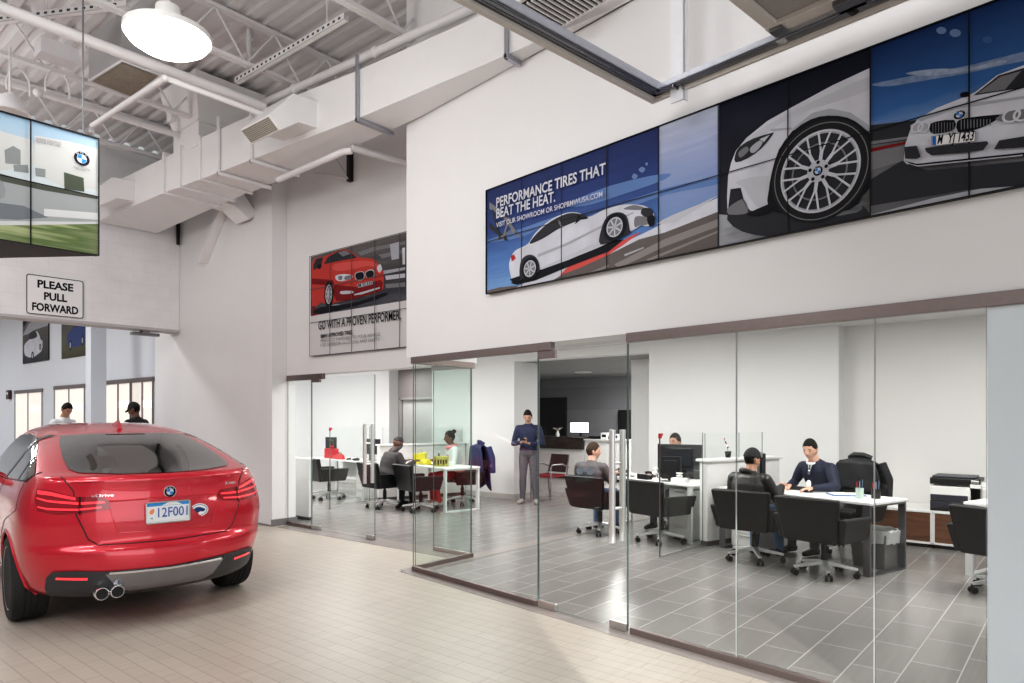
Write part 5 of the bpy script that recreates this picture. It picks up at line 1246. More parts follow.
t = thing('small_printer', 'white desktop machine beside the pale panel at the right edge', 'printer', (9.87, p.y - .05, CH)); m = MB(); m.box(-.2, .2, -.16, .16, 0, .30); m.build('body', WHITEL, t, bevel=.015); m = MB(); m.box(-.205, -.198, -.12, .12, .10, .17); m.build('paper_slot', LAMG, t); m = MB(); m.box(-.16, .18, -.12, .12, .30, .36); m.build('lid', WHITEL, t, bevel=.01)
# waste bin
t = thing('waste_bin', 'grey waste bin with a plastic liner at the end of the nearest desk', 'waste bin', (*at(875, 566, Z=0)[:2], 0), math.radians(-17))
m = MB(); m.hexa([(-.13, -.17, 0), (.13, -.17, 0), (.13, .17, 0), (-.13, .17, 0), (-.155, -.20, .37), (.155, -.20, .37), (.155, .20, .37), (-.155, .20, .37)]); m.build('bin_body', mat('grey_bin', (.16, .16, .16), .5, noise=.05), t, bevel=.01)
m = MB(); random.seed(3); n = 28; vs = []
for k, (w, z) in enumerate(((1.0, .27), (1.05, .37), (1.07, .405), (.98, .41), (.93, .33))):
    for i in range(n):
        a = 2 * PI * i / n; c_, s_ = math.cos(a), math.sin(a); q = max(abs(c_), abs(s_)); vs.append((.155 * w * c_ / q, .205 * w * s_ / q, z + random.uniform(-.02, .012)))
m.v = [Vector(v) for v in vs]; m.f = [(k * n + i, k * n + (i + 1) % n, (k + 1) * n + (i + 1) % n, (k + 1) * n + i) for k in range(4) for i in range(n)]; m.m = [0] * len(m.f)
m.build('liner', mat('clear_liner', (.60, .60, .60), .3, noise=.1), t, smooth=True)

# ---- things on the desks
SCR = mat('monitor_black', (.02, .021, .024), .3, noise=.05)
def monitor(label, x, y, face, w=.52, h=.32, z=.74, lift=.12, lit=None, grp='computer monitors'):
    t = thing('monitor', label, 'monitor', (x, y, z), rzf(face), grp)
    m = MB(); m.box(-w / 2, w / 2, -.02, .015, lift, lift + h); m.box(-w * .3, w * .3, -.045, -.02, lift + .05, lift + h - .05); m.build('housing', SCR, t, bevel=.006)
    m = MB(); m.box(-w / 2 + .012, w / 2 - .012, .015, .0165, lift + .012, lift + h - .012); m.build('panel', lit or mat('screen_glow', (.1, .12, .15), .2, emit=(.35, .42, .55), es=.5, noise=.1), t)
    m = MB(); m.box(-.03, .03, -.05, -.03, .01, lift + h * .5); m.box(-.11, .11, -.10, .07, 0, .012); m.build('stand', SCR, t, bevel=.003)
    return t
def Dk(cx_, cy_, rz): 
    M = Matrix.Translation((cx_, cy_, 0)) @ Matrix.Rotation(math.radians(rz), 4, 'Z')
    return lambda lx, ly: (M @ Vector((lx, ly, 0)))[:2]
K1 = Dk(8.08, 2.43, -17); K2 = Dk(8.58, 4.56, -17); K3 = Dk(8.48, 11.42, -4); K4 = Dk(8.47, 8.86, -12)
def small(name, label, cat, xy, z, build, rz=0., grp=None):
    t = thing(name, label, cat, (xy[0], xy[1], z), math.radians(rz), grp); build(t); return t
monitor('black monitor on the desk beside the man in the black cap', *K1(.05, .62), -62, .40, .30)
monitor('wide black monitor hiding the person at the second desk', *K2(.12, -.30), 6, .62, .34, lift=.14)
monitor('smaller black screen in front of the wide monitor', *K2(-.17, -.43), 4, .27, .30, lift=.03)
monitor('dark monitor on the far desk beside the partition', *K3(.05, -.72), 0, .50, .30)
monitor('dark monitor at the left end of the far desk', *K3(.10, .85), 10, .30, .30)
def keyboard(label, xy, rz):
    def b(t):
        m = MB(); m.hexa([(-.075, -.22, 0), (.075, -.22, 0), (.075, .22, 0), (-.075, .22, 0), (-.075, -.22, .012), (.075, -.22, .028), (.075, .22, .028), (-.075, .22, .012)]); m.build('case', BLACKP, t, bevel=.003)
        m = MB()
        for r in range(5):
            for k in range(14): m.box(-.065 + r * .027, -.043 + r * .027, -.21 + k * .030, -.184 + k * .030, .016 + r * .0028, .022 + r * .0028)
        m.build('keys', mat('dark_keys', (.03, .03, .034), .5, noise=.05), t)
    small('keyboard', label, 'keyboard', xy, .7405, b, rz)
keyboard('black keyboard under the hands of the man in navy', K1(.17, .28), -17)
keyboard('black keyboard beside the two monitors', K2(.22, .2), -17)
def cup(t, col=mat('white_ceramic', (.80, .80, .79), .25, noise=.02)):
    m = MB(); m.lathe([(.030, 0), (.040, .01), (.042, .10), (.038, .10), (.034, .014), (0, .012)], 20); m.build('cup_body', col, t, smooth=True)
def mouse_stand(t):
    m = MB(); m.lathe([(.05, 0), (.052, .012), (.035, .03), (.03, .05)], 20); m.build('base', BLACKP, t, smooth=True)
    m = MB(); m.sph((0, 0, .085), (.026, .036, .055), 14, rot=(.35, 0, 0)); m.build('handset', mat('white_ceramic'), t, smooth=True)
small('card_reader', 'small white and black card reader in front of the man in navy', 'card reader', K1(.02, -.02), .7405, mouse_stand, -40)
def papers(n, w=.21, h=.29, c=PAPER):
    def b(t):
        for k in range(n):
            m = MB(); a = .12 * (k - n / 2); m.box(-w / 2, w / 2, -h / 2, h / 2, .0005 + .0022 * k, .0022 + .0022 * k, M=Matrix.Rotation(a, 4, 'Z')); m.build('sheet', c, t)
    return b
small('papers', 'white papers on the desk in front of the man in the black cap', 'papers', K1(-.12, .35), .7405, papers(3), 20)
small('folder', 'blue folder lying on the nearest desk', 'folder', K1(.10, -.42), .7405, lambda t: (MB().box(-.12, .12, -.17, .17, 0, .012).build('cover', mat('blue_folder', (.10, .18, .36), .5, noise=.05), t, bevel=.002), MB().box(-.10, .115, -.15, .15, .012, .016).build('sheet', PAPER, t)), 35)
def jar(col, r=.04, h=.11):
    def b(t):
        m = MB(); m.lathe([(r * .9, 0), (r, .006), (r, h), (r * .93, h), (r * .9, .01), (0, .008)], 20); m.build('holder', col, t, smooth=True)
        for k in range(4):
            a = k * 1.7; q = MB(); q.cyl((.4 * r * math.cos(a), .4 * r * math.sin(a), .012), (.7 * r * math.cos(a), .7 * r * math.sin(a), h + .05 + .012 * k), .004, n=6); q.build('pen', [BLACKP, mat('red_plastic'), STEEL, mat('blue_folder')][k], t)
    return b
small('pen_holder', 'pale green glass pen holder at the end of the nearest desk', 'pen holder', K1(-.05, -.66), .7405, jar(mat('pale_green_glass', (.45, .56, .50), .1, noise=.05)))
small('pen_holder', 'black pen holder at the end of the nearest desk', 'pen holder', K1(.08, -.76), .7405, jar(BLACKP, .045, .10))
def phone(col):
    def b(t):
        m = MB(); m.hexa([(-.09, -.10, 0), (.09, -.10, 0), (.09, .10, 0), (-.09, .10, 0), (-.09, -.10, .03), (.09, -.10, .075), (.09, .10, .075), (-.09, .10, .03)]); m.build('base', col, t, bevel=.006)
        m = MB(); m.tube([(-.06, .075, .055), (-.03, .075, .085), (.04, .075, .105), (.08, .075, .095)], [.02, .015, .015, .02], n=10); m.build('handset', col, t, smooth=True)
        m = MB()
        for i in range(3):
            for j in range(3): m.cbox((-.045 + .03 * i, -.06 + .035 * j, .049 + .0075 * i), (.016, .02, .014))
        m.build('keys', LAMG, t)
    return b
small('desk_phone', 'black desk phone on the desk beside the glass screen', 'phone', K2(-.22, -.02), .7405, phone(BLACKP), 160)
small('desk_phone', 'black desk phone near the door handles on the second desk', 'phone', K2(-.12, .62), .7405, phone(BLACKP), 150)
small('paper_tray', 'white name stand with dark print on the second desk', 'stand', K2(-.27, .24), .7405, lambda t: (MB().prism([(-.14, 0), (.14, 0), (.14, .06), (-.14, .06)], -.02, .0).build('stand_plate', WHITEL, t), MB().box(-.10, -.02, -.0215, -.0205, .02, .045).build('print_block', BLACKP, t), MB().box(.0, .09, -.0215, -.0205, .02, .035).build('print_block', BLACKP, t)), 253)
def bottlepot(t):
    m = MB(); m.lathe([(.05, 0), (.058, .02), (.06, .09), (.04, .125), (.03, .13)], 20); m.build('pot', CHROME, t, smooth=True)
    m = MB(); m.lathe([(.032, .13), (.036, .14), (.03, .17), (0, .175)], 20); m.build('lid', WHITEL, t, smooth=True)
small('coffee_pot', 'shiny coffee pot left of the monitors behind the glass screen', 'pot', K2(-.2, -.17), .7405, bottlepot)
small('tissue_pack', 'crumpled white tissue pack right of the monitors', 'tissues', K2(-.2, -.60), .7405, lambda t: (MB().box(-.06, .06, -.1, .1, 0, .06).build('pack', PAPER, t, bevel=.012), MB().lathe([(.03, .06), (.045, .09), (.02, .10), (.05, .125)], 9).build('tissue', PAPER, t)))
def book_stack(t):
    for k in range(3): MB().box(-.11, .11, -.15, .15, .022 * k, .022 * k + .02, M=Matrix.Rotation(.1 * k, 4, 'Z')).build('book', [BLACKP, mat('blue_folder'), LAMG][k], t, bevel=.002)
small('document_tray', 'black document tray at the left end of the second desk', 'tray', K2(-.05, .84), .7405, lambda t: (MB().box(-.13, .13, -.17, .17, 0, .008).box(-.13, .13, -.17, -.162, 0, .06).box(-.13, .13, .162, .17, 0, .06).box(.122, .13, -.17, .17, 0, .06).build('tray', BLACKP, t), MB().box(-.11, .11, -.15, .15, .009, .03).build('sheet', PAPER, t)), -17)
# on the partition ledges
def pot_orchid(t):
    m = MB(); m.lathe([(.03, 0), (.042, .08), (.038, .08), (0, .07)], 16); m.build('pot', BLACKP, t, smooth=True)
    m = MB(); m.tube([(0, 0, .07), (.005, .01, .14), (.0, .03, .20), (-.02, .045, .235)], .0035, n=6); m.build('stem', mat('leaf_green', (.05, .10, .03), .5, noise=.2), t)
    for k in range(6):
        q = MB(); q.sph((-.02 + .012 * (k % 2), .04 - .008 * k, .24 - .022 * k), (.017, .006, .014), 8, rot=(k, .5 * k, 0)); q.build('blossom', [mat('red_plastic'), PAPER, BLACKP][k % 3], t, smooth=True)
a = at(733, 458, Z=1.07)
small('figurine', 'small potted flower with red and dark blossoms on the partition ledge', 'flower', (8.52, 3.52), 1.0705, pot_orchid)
# far desk: red box with plant, red phone
def redbox(t):
    MB().box(-.09, .09, -.13, .13, 0, .20).build('box', mat('red_plastic'), t, bevel=.004)
def plant(t):
    m = MB(); m.lathe([(.035, 0), (.05, .06), (.045, .06), (0, .05)], 14); m.build('pot', mat('red_plastic'), t, smooth=True)
    m = MB()
    for k in range(14):
        a = k * 2.4; r = .05 + .012 * (k % 4); zt = .10 + .02 * (k % 5)
        p0 = Vector((0, 0, .05)); p1 = Vector((r * .5 * math.cos(a), r * .5 * math.sin(a), zt)); p2 = Vector((r * 1.3 * math.cos(a), r * 1.3 * math.sin(a), zt + .02)); s = Vector((-math.sin(a), math.cos(a), 0)) * .016
        m.add([p0, p1 - s, p2, p1 + s], [(0, 1, 2, 3)])
    m.build('leaves', mat('leaf_green'), t)
bx, by = K3(-.12, .47)
small('gift_box', 'tall red box on the far desk with a small plant on it', 'box', (bx, by), .7405, redbox, -4)
small('potted_plant', 'small green plant standing on the red box', 'plant', (bx, by), .941, plant)
small('desk_phone', 'red desk phone beside the red box on the far desk', 'phone', K3(-.14, .18), .7405, phone(mat('red_plastic')), 170)
small('handbag', 'flat red pouch on the far desk beside the red phone', 'pouch', K3(-.2, .02), .7405, lambda t: (MB().hexa([(-.06, -.11, 0), (.06, -.11, 0), (.06, .11, 0), (-.06, .11, 0), (-.03, -.09, .10), (.03, -.09, .10), (.03, .09, .10), (-.03, .09, .10)]).build('pouch', mat('red_plastic'), t, bevel=.015), MB().tube([(0, -.06, .095), (0, -.03, .13), (0, .03, .13), (0, .06, .095)], .006).build('strap', BLACKP, t, smooth=True)))
for k, (lx, ly) in enumerate(((-.2, -.30), (-.16, -.46), (-.22, -.60))):
    small('stapler', ['dark stapler nearest the red pouch on the far desk', 'dark stapler in the middle of the far desk', 'dark stapler near the monitor on the far desk'][k], 'stapler', K3(lx, ly), .7405, lambda t: (MB().box(-.02, .02, -.06, .06, 0, .012).build('base', BLACKP, t, bevel=.003), MB().hexa([(-.016, -.06, .02), (.016, -.06, .02), (.016, .06, .014), (-.016, .06, .014), (-.014, -.06, .05), (.014, -.06, .05), (.014, .055, .03), (-.014, .055, .03)]).build('arm', BLACKP, t, bevel=.004), MB().box(-.012, .012, -.058, -.04, .012, .022).build('hinge', STEEL, t)), 20 * k)
# table of the woman: yellow bag, patterned box, bottle, phone
YEL = mat('yellow_plastic', (.62, .56, .03), .5, noise=.12, nscale=14)
small('shopping_bag', 'bright yellow bag on the table in front of the dark hooded jacket', 'bag', K4(-.1, .42), .7405, lambda t: (MB().hexa([(-.06, -.12, 0), (.06, -.12, 0), (.06, .12, 0), (-.06, .12, 0), (-.03, -.13, .19), (.03, -.13, .22), (.02, .12, .16), (-.04, .12, .18)]).build('bag_body', YEL, t, bevel=.01), MB().tube([(0, -.05, .19), (0, -.03, .26), (0, .03, .25), (0, .06, .17)], .005).build('bag_handle', YEL, t, smooth=True)), 20)
small('cloth', 'folded yellow cloth beside the yellow bag', 'cloth', K4(-.15, .14), .7405, lambda t: MB().hexa([(-.07, -.12, 0), (.07, -.12, 0), (.07, .12, 0), (-.07, .12, 0), (-.05, -.10, .09), (.05, -.10, .10), (.05, .10, .11), (-.05, .10, .08)]).build('fold', YEL, t, bevel=.02), -12)
def pbox(t):
    MB().box(-.11, .11, -.12, .12, 0, .17).build('box', mat('olive_box', (.36, .34, .08), .5, noise=.3, nscale=12), t, bevel=.004)
    for k in range(4):
        a = -.10 + .052 * k
        MB().box(-.1125, -.1105, a, a + .03, .03 + .02 * (k % 2), .13 - .02 * (k % 3)).build('dark_print', BLACKP, t)
        MB().box(a * .9, a * .9 + .028, -.1225, -.1205, .03 + .02 * (k % 2), .12).build('dark_print', BLACKP, t)
small('carton', 'yellow and black patterned carton on the corner of the woman\'s table', 'box', K4(-.14, -.36), .7405, pbox, -30)
small('bottle', 'slim dark bottle on the table between the yellow bag and the carton', 'bottle', K4(.12, .12), .7405, lambda t: (MB().lathe([(.028, 0), (.03, .01), (.03, .13), (.012, .17), (.012, .20)], 16).build('bottle_body', mat('brown_glass', (.05, .04, .035), .15, noise=.1), t, smooth=True), MB().lathe([(.014, .20), (.014, .23), (0, .232)], 12).build('bottle_cap', WHITEL, t, smooth=True)))
small('mobile_phone', 'dark mobile phone lying by the patterned carton', 'phone', K4(-.1, -.08), .7405, lambda t: (MB().box(-.035, .035, -.075, .075, 0, .009).build('case', BLACKP, t, bevel=.004), MB().box(-.031, .031, -.068, .068, .009, .0096).build('glass_face', CGLASS, t)), 40)
# ---- reception beyond the wide opening
RC = 14.4
def rY(u): return at(u, 450, X=RC).y
t = thing('reception_counter', 'white reception counter with a dark wooden upper front', 'counter', (RC, rY(584), 0))
L = 12.1 - rY(584)
m = MB(); m.box(0, .6, 0, L, .06, .76); m.build('white_front', WHITEL, t, bevel=.003)
m = MB(); m.box(-.05, .62, -.0, L, .76, 1.07); m.build('wood_front', DWOOD, t, bevel=.004)
m = MB(); m.box(.03, .58, 0, L, 0, .06); m.build('plinth', BLACKP, t)
t = thing('reception_counter', 'plain white counter beside the dark wooden one', 'counter', (RC, rY(630), 0))
L2 = rY(584.5) - rY(630)
m = MB(); m.box(0, .6, 0, L2, .06, 1.0); m.build('white_front', WHITEL, t, bevel=.003); m = MB(); m.box(-.05, .65, 0, L2, 1.0, 1.03); m.build('counter_top', LAMG, t, bevel=.003); m = MB(); m.box(.03, .58, 0, L2, 0, .06); m.build('plinth', BLACKP, t)
GLOW = mat('bright_screen', (1, 1, 1), .3, emit=(.95, .98, 1), es=2.2)
monitor('bright white screen on the reception counter', RC + .42, rY(570.5), 180, .60, .28, 1.0705, .10, GLOW, grp=None)
for k, (u, w, h, c, lab) in enumerate(((600, .2, .16, WHITEL, 'white coffee machine on the plain reception counter'), (612, .16, .13, LAMG, 'grey box on the plain reception counter'), (606, .10, .09, BLACKP, 'small black box on the plain reception counter'))):
    small('appliance', lab, 'appliance', (RC + .3, rY(u)), 1.0305, lambda t, w=w, h=h, c=c: (MB().box(-.12, .12, -w / 2, w / 2, 0, h).build('body', c, t, bevel=.012), MB().box(-.123, -.12, -w * .3, w * .3, h * .3, h * .7).build('front_plate', BLACKP if c != BLACKP else STEEL, t)))
small('document_tray', 'low black tray behind the white screen', 'tray', (RC + .3, rY(588.5)), 1.0305, lambda t: MB().box(-.14, .14, -.1, .1, 0, .03).box(-.14, .14, -.1, -.09, 0, .07).box(-.14, .14, .09, .1, 0, .07).build('tray', BLACKP, t))
def vase(t):
    m = MB(); m.lathe([(.05, 0), (.06, .05), (.03, .12), (.04, .15)], 16); m.build('vase_body', mat('white_ceramic'), t, smooth=True)
    for k in range(7):
        a = k * .9; MB().tube([(0, 0, .12), (.06 * math.cos(a), .06 * math.sin(a), .2), (.14 * math.cos(a), .14 * math.sin(a), .24 - .02 * (k % 3))], [.006, .012, .004], n=6).build('petal', mat('cream_petal', (.62, .55, .48), .5, noise=.1), t, smooth=True)
small('flower_vase', 'white vase with pale flowers on the dark counter', 'vase', (RC + .2, rY(553)), 1.0705, vase)
t = thing('downlight', 'small round lit lamp in the dark reception ceiling', 'ceiling lamp', (*at(583, 372, Z=2.655)[:2], 2.64)); m = MB(); m.lathe([(0, 0), (.16, 0), (.17, .018)], 24); m.build('lit_disc', GLOW, t); m = MB(); m.lathe([(.165, -.004), (.20, 0), (.20, .018)], 24); m.build('ring_trim', WHITEL, t)
# side chair with a red seat by the opening
a = at(548, 499, Z=0)
t = thing('side_chair', 'black framed side chair with a red seat beside the standing man', 'chair', (*at(549, 498, Z=0)[:2], 0), rzf(175))
m = MB(); m.box(-.24, .24, -.22, .24, .42, .47); m.build('seat', mat('red_fabric', (.30, .02, .03), .7, noise=.1), t, bevel=.015); m = MB(); m.hexa([(-.22, -.25, .50), (.22, -.25, .50), (.22, -.22, .50), (-.22, -.22, .50), (-.22, -.34, .85), (.22, -.34, .85), (.22, -.31, .85), (-.22, -.31, .85)]); m.build('backrest', BLACKP, t, bevel=.01)
for sx in (-1, 1):
    m = MB(); m.tube([(sx * .26, .24, .0), (sx * .26, .24, .60), (sx * .26, .20, .665), (sx * .26, -.10, .665), (sx * .25, -.30, .60)], .013, n=8); m.build('leg', DKSTEEL, t, smooth=True)
    m = MB(); m.tube([(sx * .25, -.30, .0), (sx * .25, -.24, .45), (sx * .22, -.34, .85)], .013, n=8); m.build('leg', DKSTEEL, t, smooth=True)
# ---- beyond the drive-through: shop front, column, fixtures
def shop(label, u0, u1, vt, doorlike=True):
    a, b = at(u0, vt, X=BX - .01), at(u1, vt, X=BX - .01); zt = a.z; L = a.y - b.y
    t = thing('window_6', label, 'window', (BX - .012, a.y, 0)); struct(t)
    LITP = mat('lit_shop_interior', (.75, .70, .64), .5, emit=(.92, .86, .78), es=.55, noise=.08, nscale=2)
    m = MB(); m.box(0, .008, -L, 0, .05, zt); m.build('lit_pane', LITP, t)
    m = MB(); m.box(-.03, .0, -L - .04, .04, zt, zt + .10); m.build('head_rail', BRONZE, t)
    m = MB()
    for k in ((0, .5, 1) if doorlike else (0, .52, 1)): m.box(-.025, .0, -L * k - .02, -L * k + .02, .0, zt)
    m.build('mullion', GREYP if doorlike else BRONZE, t)
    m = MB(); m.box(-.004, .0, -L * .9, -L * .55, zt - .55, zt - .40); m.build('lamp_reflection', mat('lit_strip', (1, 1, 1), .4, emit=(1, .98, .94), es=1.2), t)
shop('lit double glass door below the white car picture', 15.5, 42.5, 394); shop('lit glass door below the blue car picture', 55, 85, 390); shop('lit shop front behind the person in the black cap', 106, 131, 385, False); shop('lit narrow shop front next to the white pier', 132, 153.5, 383, False)
a = at(96, 420, X=BX - .9)
t = thing('column', 'square white steel column beyond the opening', 'column', (a.x, a.y, 0)); m = MB(); m.box(-.15, .15, -.15, .15, 0, 5.2); m.build('shaft', mat('bluish_white_paint'), t, bevel=.01); m = MB(); m.box(-.2, .2, -.2, .2, 0, .12); m.build('base', GREYP, t)
a = at(9.5, 396, X=BX - .03)
t = thing('fire_alarm', 'small dark alarm box left of the glass doors', 'alarm', (BX - .04, a.y, a.z - .1)); m = MB(); m.box(-.05, .04, -.14, .14, 0, .28); m.build('box', mat('dark_red_box', (.06, .02, .025), .5, noise=.1), t, bevel=.01); m = MB(); m.box(-.054, -.05, -.08, .08, .14, .22); m.build('face', LAMG, t)
a = at(145, 331, Y=12.2)
t = thing('door_closer', 'small dark fixture under the lintel near the pier', 'fixture', (a.x, 12.2, 3.05)); m = MB(); m.box(-.22, .22, -.06, .06, -.085, -.035); m.build('arm', DKSTEEL, t, bevel=.01); m = MB(); m.box(-.06, .06, -.06, .06, -.05, 0); m.build('mount', GREYP, t)

t = thing('side_partition', 'low pale partition panel right behind the glass pane next to the white pier', 'partition', (6.05, 9.12, 0))
m = MB(); m.box(-.03, .03, 0, .52, .05, .93); m.build('panel', LAMG, t, bevel=.004); m = MB(); m.box(-.04, .04, -.01, .53, .93, .96); m.build('top_rail', WHITEL, t, bevel=.003); m = MB(); m.box(-.02, .02, .01, .51, 0, .05); m.build('plinth', BLACKP, t)
# ================================================================ people
SKIN = {'light': mat('skin_light', (.58, .34, .25), .5, noise=.04), 'tan': mat('skin_tan', (.45, .24, .16), .5, noise=.04), 'dark': mat('skin_dark', (.13, .06, .038), .5, noise=.05)}
EYE = mat('eye_dark', (.03, .02, .018), .2, noise=.05); LIP = mat('lip', (.40, .19, .15), .5, noise=.05); EYEW = mat('eye_white', (.75, .72, .70), .3, noise=.02)
HAIRK = mat('hair_black', (.010, .008, .007), .7, spec=.2, noise=.3, nscale=60, bump=.4, bscale=160); HAIRB = mat('hair_brown', (.045, .026, .016), .7, spec=.2, noise=.3, nscale=60, bump=.4, bscale=160)
def fabric(n, c, r=.8): return mat('cloth_' + n, c, r, noise=.16, nscale=22, bump=.35, bscale=55)
def ell_loft(mb, rings, n=20):
    """rings: (centre, lateral axis, half width, half depth, axis); closed at both ends"""
    o = len(mb.v)
    for c, lat, w, d, ax in rings:
        c = Vector(c); ax = Vector(ax).normalized(); lat = Vector(lat); lat = (lat - ax * lat.dot(ax)).normalized(); fr = ax.cross(lat)
        for i in range(n):
            a = 2 * PI * i / n; ca, sa = math.cos(a), math.sin(a)
            e = .82
            mb.v.append(c + lat * (w * math.copysign(abs(ca) ** e, ca)) + fr * (d * math.copysign(abs(sa) ** e, sa)))
    for k in range(len(rings) - 1):
        for i in range(n): mb.f.append((o + k * n + i, o + k * n + (i + 1) % n, o + (k + 1) * n + (i + 1) % n, o + (k + 1) * n + i))
    mb.f.append(tuple(o + i for i in reversed(range(n)))); mb.f.append(tuple(o + (len(rings) - 1) * n + i for i in range(n)))
    mb.m += [0] * (len(mb.f) - len(mb.m))
def limb(mb, pts, rs, n=14):
    """tapered limb with rounded joints through the given points"""
    P = []; Rr = []
    for k in range(len(pts) - 1):
        a, b = Vector(pts[k]), Vector(pts[k + 1])
        for q in range(5):
            t = q / 5; P.append(a.lerp(b, t)); bulge = 1 + .10 * math.sin(PI * min(1, t * 1.4)) ; Rr.append((rs[k] + (rs[k + 1] - rs[k]) * t) * bulge)
    P.append(Vector(pts[-1])); Rr.append(rs[-1]); mb.tube(P, Rr, n=n)
    for p, r in zip(pts[1:-1], rs[1:-1]): mb.sph(p, r * 1.03, 12)
    mb.sph(pts[0], rs[0], 12); mb.sph(pts[-1], rs[-1], 12)
def head_mesh(M, fem=False):
    """a skull with brow, sockets, nose, lips, chin and ears; y is forward, origin at eye height"""
    mb = MB(); N, K = 40, 28; vs = []
    for k in range(K + 1):
        t = PI * k / K
        for i in range(N):
            a = 2 * PI * i / N; x, y, z = math.sin(t) * math.sin(a), math.sin(t) * math.cos(a), math.cos(t)
            X, Y, Z = x * .074, y * .094, z * .118
            if z < 0:
                j = -z; X *= 1 - .30 * j ** 1.6; Y = Y * (1 - .10 * j) if y > 0 else Y * (1 - .45 * j)
                if y > 0: Y += .012 * j
            if y > .3 and abs(x) < .6:
                g = lambda cx_, cz_, sx_, sz_: math.exp(-((X - cx_) / sx_) ** 2 - ((Z - cz_) / sz_) ** 2)
                Y += .026 * g(0, -.030, .011, .016) + .016 * g(0, -.010, .008, .020) + .006 * g(0, .020, .04, .010)
                Y -= .012 * (g(.031, .0, .016, .011) + g(-.031, .0, .016, .011)) + .006 * g(0, -.045, .012, .006)
                Y += .008 * g(0, -.058, .022, .008) + .010 * g(0, -.092, .02, .014)
            vs.append((X, Y, Z))
    fs = [(k * N + i, k * N + (i + 1) % N, (k + 1) * N + (i + 1) % N, (k + 1) * N + i) for k in range(K) for i in range(N)]
    mb.add(vs, fs, 0, M)
    for sx in (-1, 1): mb.sph(tuple(M @ Vector((sx * .076, -.008, -.012))), (.011, .021, .033), 10)
    return mb
def hand(mb, wrist, fdir, pdir, grip=.6, s=1., side=1):
    """palm with four unequal bent fingers and a side thumb; pdir = way the palm faces"""
    w = Vector(wrist); f = Vector(fdir).normalized(); p = Vector(pdir); p = (p - f * p.dot(f)).normalized(); l = f.cross(p) * side
    ell_loft(mb, [(w + f * a * s, l, b * s, c * s, f) for a, b, c in ((-.02, .024, .020), (.02, .034, .017), (.06, .041, .015), (.088, .040, .013))], 12)
    for k, (off, L) in enumerate(((-.030, .072), (-.010, .082), (.010, .077), (.029, .060))):
        b0 = w + f * (.082 * s) + l * (off * s); ang = 0; q = b0; pts = [b0 - f * .012]; 
        for seg in (.45, .32, .23):
            ang += grip * (.75 if seg > .4 else .95); d = f * math.cos(ang) + p * math.sin(ang); q = q + d * (L * seg * s); pts.append(q)
        mb.tube(pts, [.0098 * s, .0095 * s, .0088 * s, .0075 * s], n=8); mb.sph(pts[-1], .0075 * s, 8)
    t0 = w + f * .028 * s - l * .030 * s; t1 = t0 + (f * .6 - l * .7 + p * .25).normalized() * .034 * s; t2 = t1 + (f * .85 - l * .1 + p * (.3 + .3 * grip)).normalized() * .030 * s
    mb.tube([t0, t1, t2], [.0135 * s, .011 * s, .009 * s], n=8); mb.sph(t2, .009 * s, 8)
def shoe(mb, ank, tdir, s=1.):
    a = Vector(ank); t = Vector((tdir[0], tdir[1], 0)).normalized(); l = Vector((t.y, -t.x, 0)); z0 = a.z - .078
    ell_loft(mb, [(a + t * d * s + Vector((0, 0, z0 + h - a.z)), l, w * s, hh, t) for d, w, h, hh in ((-.075, .022, .040, .036), (-.05, .036, .045, .045), (.0, .040, .048, .048), (.06, .043, .040, .040), (.12, .045, .033, .033), (.165, .038, .026, .026), (.19, .018, .022, .018))], 14)
